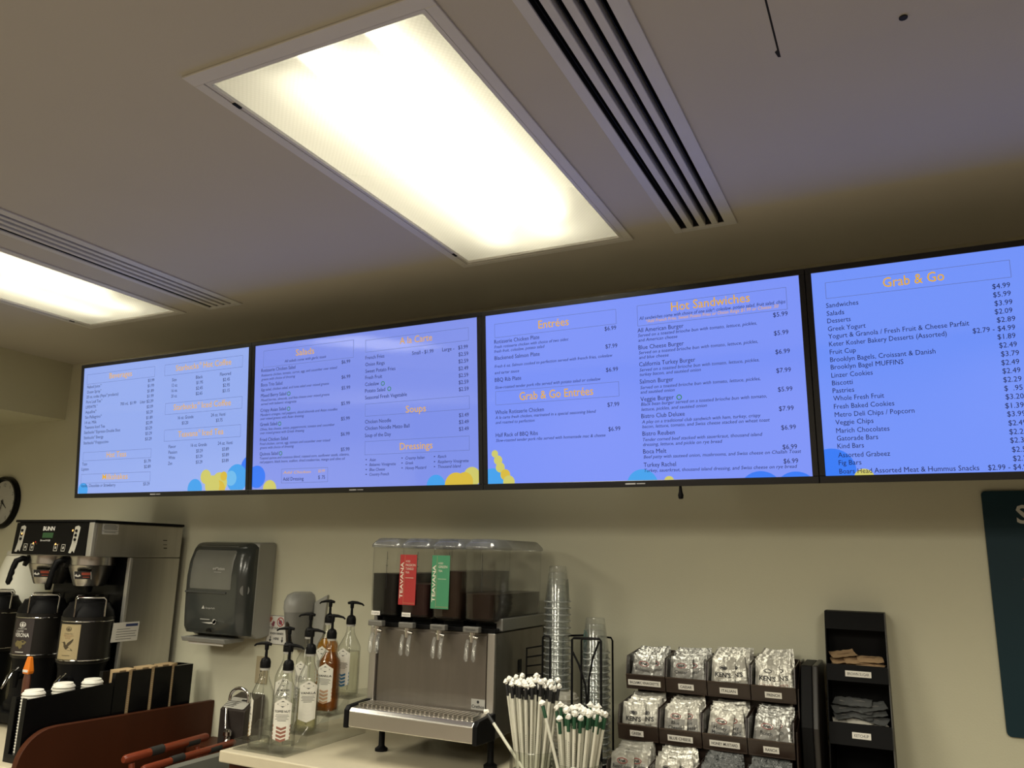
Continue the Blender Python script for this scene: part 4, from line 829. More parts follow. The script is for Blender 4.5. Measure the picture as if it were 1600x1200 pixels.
# ---------------------------------------------------------------- serving counter with the drinks
DZ = .914
t = empty('serving_counter', (-.5, .04, 0), 'cream-topped serving counter carrying the syrup bottles and the drink dispenser', 'counter')
MB().box(-2.21+.5, X1-.05+.5, -.318-.04, WALL_Y-.0005-.04, DZ-.038, DZ).build('countertop', M_counter, t, bevel=.004)
MB().box(-2.19+.5, X1-.05+.5, -.285-.04, WALL_Y-.0005-.04, 0, DZ-.038).build('cabinet', M_wood, t)
for k in range(8):
    x = -2.18+.5+k*.62
    MB().box(x, x+.60, -.305-.04, -.285-.04, .10, DZ-.06).build('cabinet_door', M_wood, t, bevel=.003)

# tiered clear acrylic bottle rack
RX, RY, DY, DZT = -2.065, -.285, .115, .045
t = empty('bottle_rack', (RX, RY, DZ), 'stepped clear acrylic rack under the syrup bottles', 'bottle rack')
M_acr = clear('clear_acrylic', (.985, .99, .985), .3, .05)
for k in range(4):
    z = .006+k*DZT; y0 = k*DY
    MB().box(-.115, .115, y0+.002, y0+DY-.002, z-.004, z).build('shelf', M_acr, t)
    MB().box(-.115, .115, y0, y0+.003, z-.004 if k == 0 else z-DZT-.003, z+.030).build('front_lip', M_acr, t)
for x in (-.118, .115):
    mb = MB(); mb.prism([(0, 0), (4*DY, 0), (4*DY, 3*DZT+.03)]+[q for k in (3, 2, 1, 0) for q in ((k*DY+.06, k*DZT+.034), (k*DY, k*DZT+.034))], 'x', x, x+.003)
    mb.build('side_panel', M_acr, t)

# syrup bottles
M_pump = M_dark
M_label = mat('bottle_label', (.70, .68, .60, 1), .55, var=.03)
BSQ = 3.2
def bottle(x, y, z, rot, label, name, level, liquid, stripe, pump_dir, flavour_size=.0095):
    t = empty('syrup_bottle', (x, y, z), label, 'syrup bottle', 'pump syrup bottles', R(rot))
    r = .0385
    wall = [(.010, .0), (r-.006, .0005), (r-.001, .006), (r, .014), (r, .178), (r-.002, .186), (.030, .204), (.021, .224), (.0160, .240), (.0150, .262)]
    mb = MB()
    rs = []
    for q, zz in wall:
        sq = BSQ if zz < .19 else (2.5 if zz < .21 else 2.0); ring = []
        for i in range(36):
            a = 2*math.pi*i/36; ca, sa = math.cos(a), math.sin(a); k = 1 if sq == 2 else (abs(ca)**sq+abs(sa)**sq)**(-1/sq)
            ring.append((q*k*ca, q*k*sa, zz))
        rs.append(ring)
    mb.rings(rs, True, False); mb.build('glass', M_glass, t, smooth=True)
    if level:
        rs = []
        for q, zz in [(.009, .004), (r-.008, .0045), (r-.004, .010)]+[(r-.0035, .02+(level-.02)*u) for u in (0, .5, 1)] if level < .19 else [(.009, .004), (r-.004, .010), (r-.0035, .03), (r-.0035, .178), (r-.006, .188), (.023, .205), (.0185, min(level, .216))]:
            sq = BSQ if zz < .19 else 2.3
            rs.append([(q*k*ca, q*k*sa, zz) for ca, sa in [(math.cos(2*math.pi*i/36), math.sin(2*math.pi*i/36)) for i in range(36)] for k in [(abs(ca)**sq+abs(sa)**sq)**(-1/sq)]])
        MB().rings(rs).build('syrup', liquid, t, smooth=True)
    # label on the -y face of the bottle's own frame
    f0 = lambda d: (lambda g: (lambda x, y: g(x*1.22, y*1.15)))(wrap_f(r+d, BSQ, .032, -90))
    s = Sheet(f0(.0007)); 
    for k in range(8):
        x0, x1 = -.024+.006*k, -.018+.006*k
        p0, p1 = .008-.010*(1-abs(x0)/.024)+.004, .008-.010*(1-abs(x1)/.024)+.004
        t0, t1 = .112+.016*(1-abs(x0)/.024), .112+.016*(1-abs(x1)/.024)
        s.poly([(x0, p0), (x1, p1), (x1, t1), (x0, t0)])
    L_ = s.build('paper_label', M_label, t)
    s = Sheet(f0(.0012)); s.poly([(-.0155, .110), (0, .1005), (.0155, .110), (0, .1195)]); e = s.build('emblem', M_ink, L_)
    s = Sheet(f0(.0016)); s.text('DaVinci', 0, .1085, .0040, align='c'); s.build('emblem_lettering', M_label, L_)
    s = Sheet(f0(.0012))
    nm = name.split('|'); y0 = .086
    for k, q in enumerate(nm if name else []): s.text(q, 0, y0-.0085*k, .0058 if len(nm) > 1 else .0066, align='c', bold=.02, width=min(.042, .0060*len(q)))
    yb = y0-.0085*(len(nm)-1)-.007
    for k in range(5):
        ww = (.017, .019, .015, .018, .012)[k]; s.rect(-ww, ww, yb-.0042*k, yb-.0042*k+.0012, 4, 1)
    s.build('label_lettering', M_ink, L_)
    s = Sheet(f0(.0010))
    for k in range(4):
        b0 = .004+.011*k
        for (xa, xb) in ((-.024, -.012), (-.012, 0), (0, .012), (.012, .024)):
            h = lambda x: b0+(abs(x)-.012)*.40+.003
            s.poly([(xa, h(xa)), (xb, h(xb)), (xb, h(xb)+.0068), (xa, h(xa)+.0068)])
    s.build('chevrons', stripe, L_)
    # pump
    pb = MB().lathe([(.0165, .258), (.0172, .260), (.0172, .266), (.0165, .266)], (0, 0, 0), 20, cap0=False, cap1=False).build('collar_ring', mat('collar_white', (.5, .49, .45, 1), .5), t, smooth=True)
    pm = MB().lathe([(.0190, .2665), (.0190, .286), (.0150, .297), (.0085, .301), (.0055, .303), (.0048, .327), (.0070, .328), (.0078, .346), (.0060, .354), (.0, .355)], (0, 0, 0), 20, cap1=False).build('pump', M_pump, t, smooth=True)
    a = R(pump_dir-rot); c, q = math.cos(a), math.sin(a)
    MB().tube([(-.018*c, -.018*q, .3475), (0, 0, .3505), (.022*c, .022*q, .350), (.044*c, .044*q, .3455), (.052*c, .052*q, .3395)], [.0050, .0066, .0055, .0038, .0030], 10).build('spout', M_pump, pm, smooth=True)
    MB().cyl((0, 0, .02), (0, 0, .258), .0022, 8).build('dip_tube', clear('dip_tube', (.85, .85, .82), .1, .2, .08), t)
    return t
def liquid(name, col, dens):
    return clear(name, col, .08, .05, dens, col)
L_faint = liquid('clear_syrup', (.95, .95, .90), .02); L_pale = liquid('pale_yellow_syrup', (.88, .85, .66), .05)
L_amber = mat('amber_syrup', (.26, .105, .022, 1), .15, var=.08); L_amber = clear('amber_syrup_clear', (.62, .30, .07), .1, .05, .22, (.40, .17, .035))
L_orange = clear('orange_syrup', (.80, .47, .08), .1, .05, .25, (.62, .33, .04))
C_ = lambda n, c: mat('stripe_'+n, c, .55)
bx = (-2.117, -2.008)
def spot(c, k): return bx[c], RY+.058+k*DY, DZ+.0062+k*DZT
SY = [  # column, tier, label rotation, label text, name, level, liquid, stripe colour, pump direction
 (0, 0, -42, 'nearly empty clear syrup bottle with gold chevron label, at the front left of the rack', 'SUGAR|FREE|VANILLA', .03, L_faint, C_('gold', (.36, .24, .09, 1)), 190),
 (1, 0, 28, 'empty clear syrup bottle with brown chevron label reading toffee nut, at the front right', 'TOFFEE NUT', .025, L_faint, C_('brown', (.26, .10, .065, 1)), 20),
 (0, 1, 30, 'clear syrup bottle with label reading almond, second tier left of the rack', 'ALMOND', 0, L_faint, C_('tan', (.40, .26, .14, 1)), 195),
 (1, 1, 42, 'syrup bottle with cream label reading vanilla, second tier right of the rack', 'VANILLA', .14, L_pale, C_('white', (.72, .70, .62, 1)), 15),
 (0, 2, 0, 'clear syrup bottle behind the almond one, third tier left', '', 0, L_faint, C_('grey', (.3, .3, .28, 1)), 190),
 (1, 2, 14, 'dark amber syrup bottle, third tier right of the rack', 'VANILLA', .215, L_amber, C_('peach', (.52, .32, .20, 1)), 12),
 (0, 3, 5, 'bright orange syrup bottle at the rear left of the rack', '', .20, L_orange, C_('orange', (.55, .28, .08, 1)), 185),
 (1, 3, 0, 'clear syrup bottle with blue chevron label beside the drink dispenser', '', .165, L_faint, C_('blue', (.04, .16, .30, 1)), 10)]
for c, k, rot, lab, nm, lev, lq, st, pd in SY:
    x, y, z = spot(c, k); bottle(x, y, z, rot, lab, nm, lev, lq, st, pd)

# ---------------------------------------------------------------- four-bowl drink dispenser
def dispenser():
    XL, XR, YF, YB = -1.765, -1.255, -.07, .315
    ox, oy, oz = (XL+XR)/2, (YF+YB)/2, DZ
    t = empty('drink_dispenser', (ox, oy, oz), 'steel four-bowl iced tea dispenser with a drip tray, on the serving counter', 'drink dispenser')
    B = lambda mb, x0, x1, y0, y1, z0, z1: mb.box(x0-ox, x1-ox, y0-oy, y1-oy, z0-oz, z1-oz)
    P3 = lambda x, y, z: (x-ox, y-oy, z-oz)
    B(MB(), XL, XR, YF, YB, 1.012, 1.345).build('body', M_steeld, t, bevel=.004)
    B(MB(), XL+.035, XR-.035, YF-.004, YF, 1.05, 1.335).build('front_panel', M_steeld, t, bevel=.001)
    B(MB(), XL+.0, XL+.028, YF-.012, YF, 1.05, 1.345).build('corner_post', M_steel, t, bevel=.003)
    B(MB(), XR-.028, XR, YF-.012, YF, 1.05, 1.345).build('corner_post', M_steel, t, bevel=.003)
    mb = MB()
    B(mb, XL, XR, YF-.01, YB, 1.345, 1.360).build('deck', M_dark, t, bevel=.003)
    B(MB(), XR-.02, XR+.012, YF+.02, YB+.008, 1.350, 1.392).build('side_rail', mat('rail_grey_steel', (.24, .24, .23, 1), .38, .8), t, bevel=.004)
    B(MB(), XL-.012, XL+.004, YF+.02, YB+.008, 1.350, 1.392).build('side_rail', mat('rail_grey_steel', (.24, .24, .23, 1), .38, .8), t, bevel=.004)
    B(MB(), XR-.0005, XR+.003, .10, .125, 1.20, 1.245).build('power_switch', M_gloss, t, bevel=.002)
    for x in (XL+.035, XR-.035):
        for y in (YF+.045, YB-.045):
            MB().lathe([(.023, 0), (.023, .008), (.014, .014), (.011, .018), (.011, .0985)], P3(x, y, oz), 16).build('leg', M_steel if False else M_dark, t, smooth=True)
    # drip tray
    tx0, tx1, ty0 = -1.747, -1.262, -.205
    tr = MB(); tr.prism([(ty0-oy, 1.022-oz), (ty0-oy, 1.072-oz), (ty0+.012-oy, 1.084-oz), (ty0+.02-oy, 1.084-oz), (YF-.0125-oy, 1.092-oz), (YF-.0125-oy, 1.016-oz)], 'x', tx0-ox, tx1-ox)
    tr = tr.build('drip_tray', M_steelh, t, bevel=.003)
    for x0, x1 in ((tx0-.018, tx0), (tx1, tx1+.018)):
        e = MB(); e.prism([(ty0-.004-oy, 1.018-oz), (ty0-.004-oy, 1.076-oz), (ty0+.010-oy, 1.089-oz), (YF-.0125-oy, 1.096-oz), (YF-.0125-oy, 1.014-oz)], 'x', x0-ox, x1-ox); e.build('tray_end', M_dark, tr, bevel=.003)
    g = MB()
    for k in range(26):
        x = tx0+.02+k*(tx1-tx0-.04)/25
        g.box(x-.0028-ox, x+.0028-ox, ty0+.03-oy, YF-.02-oy, 1.087-oz, 1.0945-oz)
    g.build('grille', M_steelh, tr)
    s = Sheet(lambda x, y: Vector((x-ox, YF-.0052-oy, y-oz))); s.rect(-1.342, -1.290, 1.098, 1.132); bd = s.build('badge', mat('badge_pale', (.40, .39, .36, 1), .4), t)
    s = Sheet(lambda x, y: Vector((x-ox, YF-.0058-oy, y-oz))); s.text('Crathco', -1.316, 1.104, .010, align='c', bold=.02).disc(-1.316, 1.123, .005, 10); s.build('badge_lettering', M_ink, bd)
    # bowls
    bw, pit = .1195, .1305
    levels = (1.530, 1.497, 1.545, 1.472)
    teas = [mat('black_coffee', (.004, .0035, .003, 1), .3, var=.1, spec=.1), mat('red_tea', (.020, .006, .005, 1), .3, var=.2, spec=.1), mat('brown_tea', (.017, .008, .004, 1), .3, var=.2, spec=.1), mat('dark_tea', (.014, .007, .004, 1), .3, var=.2, spec=.1)]
    M_bowl = clear('bowl_plastic', (.97, .972, .965), .2, .05, .005, (.7, .7, .66), .82); M_blid = clear('bowl_lid_plastic', (.88, .89, .91), .8, .06, .10, (.50, .53, .60))
    by0, by1 = -.118, .285
    for k in range(4):
        x0 = -1.757+k*pit; x1 = x0+bw; z0, z1 = 1.378, 1.628
        def ring(e, z, dr=0): return [P3(x, y, z) for x, y in rrect(x0+e, x1-e, by0+e+dr, by1-e, .022-e*.3, 4)]
        bo = MB().rings([ring(.012, z0, .01), ring(.004, z0+.012), ring(.002, z0+.05), ring(0, z1)], True, False).build('bowl', M_bowl, t, smooth=True)
        L_ = levels[k]
        MB().rings([ring(.015, z0+.004, .01), ring(.0075, z0+.015), ring(.0055, z0+.05), ring(.004, L_)]).build('tea', teas[k], bo, smooth=True)
        MB().rings([ring(-.004, z1-.006), ring(-.005, z1+.001), ring(-.003, z1+.006), ring(.003, z1+.014), ring(.014, z1+.026), ring(.022, z1+.028)], False, True).build('bowl_lid', M_blid, bo, smooth=True)
        g = MB()
        xm = x0+bw*.62
        g.box(xm-.0006-ox, xm+.0006-ox, by0-.0012-oy, by0-.0004-oy, z0+.10-oz, z1-.02-oz)
        for j in range(5): g.box(xm-.004*(j % 2)-.0004-ox, xm+.0045-ox, by0-.0012-oy, by0-.0004-oy, z1-.045-.026*j-oz, z1-.0435-.026*j-oz)
        g.build('level_marks', M_ink, bo)
        # cold plate, valve block and the two clear nozzle levers
        B(MB(), x0+.02, x1-.02, YF+.02, by1-.02, 1.360, 1.3775).build('bowl_seat', M_dark, t)
        B(MB(), x0+.008, x0+.068, by0-.005, by0+.02, 1.347, 1.366).build('valve_plate', mat('valve_grey', (.17, .165, .15, 1), .4, .4), t, bevel=.003)
        if k > 1:
            s = Sheet(lambda x, y: Vector((x-ox, by0-.0062-oy, y-oz))); s.text('TEAVANA', x0+.038, 1.3535, .006, align='c'); s.build('valve_lettering', M_ink, t)
        mb = MB(); mb.tube([P3(x0+.038, by0+.012, 1.347), P3(x0+.038, by0+.010, 1.315)], [.012, .009], 12).tube([P3(x0+.030, by0+.008, 1.335), P3(x0+.062, by0+.008, 1.330)], .006, 10)
        mb.build('valve', M_steelh, t, smooth=True)
        nz = clear('nozzle_plastic', (.90, .90, .88), .35, .06, .10, (.75, .75, .72))
        for x in (x0+.024, x0+.052):
            mb = MB(); mb.tube([P3(x, by0+.006, 1.322), P3(x+.001, by0-.004, 1.30), P3(x+.002, by0-.008, 1.262), P3(x+.002, by0-.006, 1.256)], [.006, .0075, .0085, .004], 10); mb.build('nozzle_lever', nz, t, smooth=True)
        # signs
        fz = lambda d: (lambda x, y: Vector((x0+x-ox, by0-d-oy, y-oz)))
        if k in (1, 2):
            col = mat('sign_tea_red', (.34, .022, .022, 1), .45, var=.04) if k == 1 else mat('sign_tea_green', (.045, .22, .11, 1), .45, var=.04)
            pa, pb, za, zb = (.002, .072, 1.425, 1.598) if k == 1 else (.006, .078, 1.418, 1.598)
            mb = MB(); B(mb, x0+pa, x0+pb, by0-.0034, by0-.0016, za, zb); sg = mb.build('tea_sign', col, bo)
            s = Sheet(fz(.0040)); vs = (zb+za)/2-.062
            s.text('TEAVANA', pa+.0165, za+.022, .0125, rot=R(90), width=.125, bold=.02)
            if k == 1: s.text('ICED', pa+.025, zb-.026, .0062).text('PASSION', pa+.025, zb-.040, .0085, width=.041).text('TANGO', pa+.025, zb-.053, .0085, width=.034).text('TEA', pa+.025, zb-.065, .0066)
            else: s.text('ICED', pa+.027, zb-.030, .0062).text('GREEN', pa+.027, zb-.043, .0085, width=.036).text('TEA', pa+.027, zb-.056, .0066)
            s.rect(pa+.026, pa+.060, zb-.0808, zb-.0796)
            s.build('sign_lettering', mat('sign_cream', (.66, .60, .50, 1), .5), sg)
            s = Sheet(fz(.0038)); s.rect(pa+.0202, pa+.0210, za+.002, zb-.002).rect(pa+.0210, pb-.002, za+.006, za+.007); s.build('sign_rule', mat('sign_rule_ochre', (.42, .24, .12, 1), .5), sg)
        if k in (0, 1):
            s = Sheet(fz(.0012)); s.rect(.018, .055, 1.385, 1.399); tg = s.build('name_tag', M_paper, bo)
            s = Sheet(fz(.0018)); s.text(('COFFEE', 'PASSION')[k], .0365, 1.3885, .0058, align='c', width=.030); s.build('tag_lettering', M_ink, tg)
    return t
dispenser()

# ---------------------------------------------------------------- wire organiser with stacks of clear cups
t = empty('wire_cup_organizer', (-1.02, .11, DZ), 'black wire cup organizer standing behind the straw jars', 'organizer')
wx, wy = -1.02, .11
V = lambda x, y, z: (x-wx, y-wy, z-DZ)
def wire(name, pts, r=.0036): return MB().tube([V(*p) for p in pts], r, 8).build(name, M_dark, t, smooth=True)
zt = 1.345
BAYS = [(-1.185, -1.075, .04, .25), (-1.05, -.955, -.02, .25), (-1.04, -.925, .05, .25)]
wire('post_frame', [(-1.125, .02, DZ+.004), (-1.125, .02, 1.334), (-1.120, .02, 1.340), (-1.102, .02, 1.338), (-1.097, .02, 1.332), (-1.097, .02, DZ+.004)])
wire('post_frame', [(-1.133, .22, 1.10), (-1.133, .22, 1.318), (-1.127, .22, 1.324), (-1.053, .22, 1.330), (-1.047, .22, 1.322), (-1.047, .22, DZ+.004)])
wire('post_frame', [(-1.002, -.02, DZ+.004), (-1.002, -.02, 1.338), (-.996, -.02, 1.343), (-.908, -.02, 1.346), (-.902, -.02, 1.340), (-.902, -.02, DZ+.004)], .0042)
wire('side_hoop', [(-1.000, -.02, 1.300), (-.978, -.02, 1.262), (-.955, -.02, 1.20), (-.948, -.02, 1.12), (-.948, -.02, DZ+.004)])
wire('side_hoop', [(-.908, -.02, 1.338), (-.930, -.02, 1.285), (-.943, -.02, 1.22), (-.947, -.02, 1.12)])
wire('post_frame', [(-1.016, .10, DZ+.004), (-1.016, .10, 1.325), (-1.010, .10, 1.331), (-.99, .10, 1.332)])
wire('side_hoop', [(-.946, .22, DZ+.004), (-.946, .22, 1.318), (-.952, .22, 1.328), (-.99, .22, 1.330)])
for k in range(8): wire('side_rung', [(-1.222, .10, 1.075+.030*k), (-1.125, .02, 1.097+.030*k)], .0026)
wire('post', [(-1.222, .10, DZ+.004), (-1.222, .10, 1.287)], .003)
base = MB()
for q in ([(-1.21, -.02), (-.902, -.02)], [(-1.21, .26), (-.902, .26)], [(-1.21, -.02), (-1.21, .26)], [(-.902, -.02), (-.902, .26)], [(-1.05, -.02), (-1.05, .26)]):
    base.tube([V(*q[0], DZ+.004), V(*q[1], DZ+.004)], .0036, 8)
base.build('base_frame', M_dark, t, smooth=True)
def cup(r1, h, name):
    mb = MB(); mb.lathe([(.0, .001), (r1*.62, .0), (r1*.66, .003), (r1*.94, h*.90), (r1*.955, h*.955), (r1*.985, h*.958), (r1, h*.985), (r1*1.02, h), (r1*.97, h)], (0, 0, 0), 28, cap0=False, cap1=False)
    return mb.build(name, M_cup, None, smooth=True)
M_green = mat('cup_print_green', (.06, .12, .11, 1), .5)
def cup_stack(x, y, z, n, r, h, pitch, label, group, top_print=5):
    pr = None
    for k in range(n):
        if pr is None:
            pr = o = empty('plastic_cup', (0, 0, 0), 'x', 'cup')
            c = cup(r, h, 'cup_wall'); c.parent = pr
            MB().tube([(r*1.01*math.cos(2*math.pi*i/28), r*1.01*math.sin(2*math.pi*i/28), h-.002) for i in range(28)], .0021, 6, True).build('cup_rim', clear('cup_rim_plastic', (.90, .92, .92), .6, .1, .22, (.72, .74, .72)), pr, smooth=True)
        else: o = copy_tree(pr)
        # stacked upside down: the rim is at the bottom
        o.location = (x, y, z+h+pitch*k); o.rotation_euler = (math.pi, 0, .5*k)
        tag(o, label, 'cup', group)
        if k >= n-top_print:
            a0 = -70+25*(k-n)
            f = wrap_f(r*.842, 2, 0, a0); f2 = lambda p, q: Vector((f(p, q).x*(1+.22*((h*.55+q)/h-.55)), f(p, q).y*(1+.22*((h*.55+q)/h-.55)), h*.52+q))
            s = Sheet(f2); s.ring(0, 0, .020, .004, 20); s.poly([(-.006, -.012), (.006, -.012), (.008, 0), (.004, .006), (.006, .010), (0, .015), (-.006, .010), (-.004, .006), (-.008, 0)])
            s.build('cup_print', M_green, o)
cup_stack(-1.127, .15, DZ+.02, 24, .0465, .125, .0222, 'clear plastic cup in the taller stack beside the drink dispenser', 'cups in the taller stack')
cup_stack(-.984, .15, DZ+.02, 18, .0490, .115, .0205, 'clear plastic cup in the shorter right-hand stack of the wire organizer', 'cups in the shorter stack')
for nm, x in (('taller', -1.127), ('shorter', -.984)):
    MB().lathe([(.050, 0), (.050, .012), (.045, .0195)], V(x, .15, DZ+.0002), 24).build('cup_seat', M_dark, t, smooth=True)
# frosted lids between the stacks
M_frost = clear('frosted_lid_plastic', (.80, .80, .76), .2, .3, .30, (.62, .60, .52))
pr = None
for k in range(18):
    if pr is None:
        pr = o = MB().lathe([(.047, 0), (.048, .002), (.048, .005), (.043, .007), (.040, .018), (.020, .026), (.016, .026)], (0, 0, 0), 28, cap0=False, cap1=False).build('dome_cover', M_frost, None, smooth=True)
    else: o = copy_tree(pr)
    o.location = (-1.058, .055, DZ+.012+.0125*k)
    tag(o, 'frosted dome cup lid in the stack between the clear cups', 'cup lid', 'stacked dome lids')
MB().lathe([(.046, 0), (.046, .0115)], V(-1.058, .055, DZ+.0002), 24).build('lid_seat', M_dark, t)

# ---------------------------------------------------------------- straws in two clear jars
def jar(x, y, r, h, label):
    t = empty('straw_jar', (x, y, DZ), label, 'jar', 'straw jars')
    mb = MB(); mb.lathe([(.0, .004), (r-.004, .004), (r, .008), (r, h), (r-.002, h+.002), (r-.004, h), (r-.004, .010), (.0, .008)], (0, 0, 0), 36, cap0=False, cap1=False)
    mb.build('jar_wall', clear('jar_plastic', (.94, .95, .93), .12, .06), t, smooth=True)
    MB().lathe([(r-.006, 0), (r-.002, .0035)], (0, 0, 0), 36).build('jar_foot', M_grey, t)
    return t
J1 = (-1.055, -.195); J2 = (-.905, -.215)
jar(*J1, .072, .118, 'clear jar of black-tipped straws, left of the two straw jars')
jar(*J2, .072, .104, 'clear jar of green-tipped straws, right of the two straw jars')
M_straw = mat('straw_wrapper', (.68, .67, .57, 1), .7, var=.06, scale=60)
M_tip = mat('torn_paper', (.86, .84, .76, 1), .85, var=.05)
M_bandk = mat('straw_band_black', (.010, .010, .011, 1), .5); M_bandg = mat('straw_band_green', (.012, .070, .030, 1), .5)
def straw(L_, band, label, group):
    t = empty('wrapped_straw', (0, 0, 0), label, 'straw', group)
    r = .0047
    MB().lathe([(r*.7, 0), (r, .004), (r, L_)], (0, 0, 0), 9).build('wrapper', M_straw, t, smooth=True)
    MB().lathe([(r+.0005, L_-.034), (r+.0006, L_-.033), (r+.0006, L_-.001), (r+.0004, L_)], (0, 0, 0), 9, cap0=False, cap1=False).build('colour_band', band, t, smooth=True)
    rr = random.Random(int(L_*1000))
    mb = MB(); rs = []
    for z, q in ((L_, .0042), (L_+.003, .0075), (L_+.007, .0092), (L_+.012, .0066), (L_+.016, .0020)):
        rs.append([(q*(1+.45*rr.uniform(-1, 1))*math.cos(2*math.pi*k/7), q*(1+.45*rr.uniform(-1, 1))*math.sin(2*math.pi*k/7), z+rr.uniform(-.0015, .0015)) for k in range(7)])
    mb.rings(rs).build('torn_end', M_tip, t)
    s = Sheet(wrap_f(r+.0003, 2, 0, -70))
    for j in range(22): s.rect(-.0008, .0008, .03+.0058*j, .0338+.0058*j)
    s.build('wrapper_print', mat('straw_print', (.14, .14, .13, 1), .6), t)
    return t
protos = {}
def place_straw(base, tip, L_, band, key, label, group):
    k = (round(L_, 3), key)
    if k not in protos: o = protos[k] = straw(L_, band, label, group)
    else: o = copy_tree(protos[k])
    d = (Vector(tip)-Vector(base)).normalized()
    o.location = base; o.rotation_mode = 'QUATERNION'; o.rotation_quaternion = d.to_track_quat('Z', 'Y')
    tag(o, label, 'straw', group)
rng = random.Random(3)
def fill(J, n, zc, spread, lean, band, key, label, group, dz):
    """straws stand on the jar's floor and fan out at the top"""
    for k in range(n):
        a = 2.39996*k; q = math.sqrt((k+.5)/n)
        tx, ty = J[0]+lean[0]+spread[0]*q*math.cos(a), J[1]+lean[1]+spread[1]*q*math.sin(a)
        b = Vector((J[0]+.045*q*math.cos(a)+lean[0]*.2, J[1]+.045*q*math.sin(a), DZ+.0125))
        z = zc+rng.uniform(-dz, dz)
        tip = Vector((tx, ty, z)); L_ = (tip-b).length
        L_ = round(L_/.012)*.012
        place_straw(b, tip, L_, band, key, label, group)
fill(J1, 42, 1.212, (.094, .062), (-.003, .0), M_bandk, 'k', 'paper-wrapped straw with a black band in the left straw jar', 'black-banded straws', .010)
fill(J2, 40, 1.148, (.080, .062), (.014, .0), M_bandg, 'g', 'paper-wrapped straw with a green band in the right straw jar', 'green-banded straws', .014)
# one straw hangs far out to the left, one leans to the right jar
place_straw((-1.030, -.245, 1.005-.06), (-1.215, -.215, 1.130), .249, M_bandk, 'k2', 'single straw leaning far out of the left jar towards the dispenser', 'leaning straws')
place_straw((-.915, -.285, .990-.05), (-.987, -.290, 1.185), .246, M_bandg, 'g2', 'single straw leaning left in front of the two straw jars', 'leaning straws')

# ---------------------------------------------------------------- brown dressing rack with bins of packets
M_film = mat('packet_film', (.30, .30, .28, 1), .26, .55, var=.35, scale=45, bump=.4, bscale=38)
M_filml = mat('packet_film_pale', (.44, .43, .38, 1), .28, .35, var=.25, scale=45, bump=.4, bscale=38)
M_filmd = mat('packet_film_dark', (.05, .055, .055, 1), .3, var=.3, scale=55, bump=.3, bscale=90)
M_kred = mat('oval_red', (.26, .03, .03, 1), .5)
M_kprint = mat('print_reddish', (.36, .12, .09, 1), .5)
M_kgrey = mat('packet_panel', (.21, .205, .185, 1), .35, var=.2, scale=60)
def pouch_f(w_, h, th, seed):
    rr = random.Random(seed); ph = [rr.uniform(0, 6.28) for _ in range(6)]; bend = rr.uniform(-.004, .004)
    def top(x, y, side=1):
        u, v = 2*x/w_, 2*y/h
        b = max(0, 1-abs(u)**3)*max(0, 1-abs(v)**3)
        wv = .0011*math.sin(9*u+ph[0]+3*v)+.0009*math.sin(11*v+ph[1]-4*u)+.0007*math.sin(15*u*v+ph[2])
        edge = .0012*math.sin(10*u+ph[3])*abs(v)**6+.0010*math.sin(9*v+ph[4])*abs(u)**6
        return -side*(th*b)+wv*.7*b+edge+bend*(v*v+.5*u)
    return top
def make_packet(w_, h, th, seed, film, brand, words, wordmat=None):
    t = empty('dressing_packet', (0, 0, 0), 'x', 'packet')
    top = pouch_f(w_, h, th, seed); nx, ny = 10, 12
    mb = MB()
    def grid(side):
        return [[(w_*(i/nx-.5), top(w_*(i/nx-.5), h*(j/ny-.5), side), h*(j/ny-.5)+h/2) for i in range(nx+1)] for j in range(ny+1)]
    A, Bk = grid(1), grid(-1)
    va = [[mb.bm.verts.new(p) for p in r] for r in A]
    vb = [[va[j][i] if i in (0, nx) or j in (0, ny) else mb.bm.verts.new(Bk[j][i]) for i in range(nx+1)] for j in range(ny+1)]
    for j in range(ny):
        for i in range(nx):
            mb.bm.faces.new((va[j][i], va[j][i+1], va[j+1][i+1], va[j+1][i]))
            q = (vb[j][i], vb[j+1][i], vb[j+1][i+1], vb[j][i+1])
            if len({v.index if v.index >= 0 else id(v) for v in q}) == 4:
                try: mb.bm.faces.new(q)
                except ValueError: pass
    mb.build('pouch', film, t, smooth=True)
    F = lambda d: (lambda x, y: Vector((x, top(x, y-h/2)-d, y)))
    if brand == 'kens':
        s = Sheet(F(.0007)); s.disc(0, h*.66, .013, 16, .0065); s.text("KEN'S", 0, h*.40, .0135, align='c', width=.050, bold=.03); s.build('brand_print', M_ink, t)
        s = Sheet(F(.0011)); s.ring(0, h*.66, .0105, .0012, 16, .0045); s.build('oval_ring', M_filml, t)
        s = Sheet(F(.0007))
        for k, q in enumerate(words): s.text(q, 0, h*.24-.0125*k, .0095, align='c', shear=.1)
        s.build('flavour_print', wordmat or M_ink, t)
    elif brand == 'kraft':
        s = Sheet(F(.0004)); s.rect(-w_*.40, w_*.40, h*.08, h*.62, 6, 6); pn = s.build('printed_panel', M_kgrey, t)
        s = Sheet(F(.0009)); s.ring(0, h*.70, .0175, .0022, 20, .0085); s.build('oval_ring', M_kred, t)
        s = Sheet(F(.0010)); s.text('Kraft', 0, h*.70-.0038, .0078, align='c', bold=.03)
        for k, q in enumerate(words): s.text(q, 0, h*.44-.0145*k, .0105, align='c', bold=.01)
        s.build('brand_print', M_ink, t)
    else:
        s = Sheet(F(.0006)); s.rect(-w_*.3, w_*.3, h*.3, h*.7, 4, 4); s.build('packet_panel', M_kgrey if film is not M_filmd else M_film, t)
    return t
BIN_X0, BIN_W = -.886, .1375
ROWS = [(.18, 1.172, 1.219, 1.277), (.09, 1.030, 1.077, 1.133), (-.03, .915, .945, .985)]   # front y, floor z, lip top z, side top z
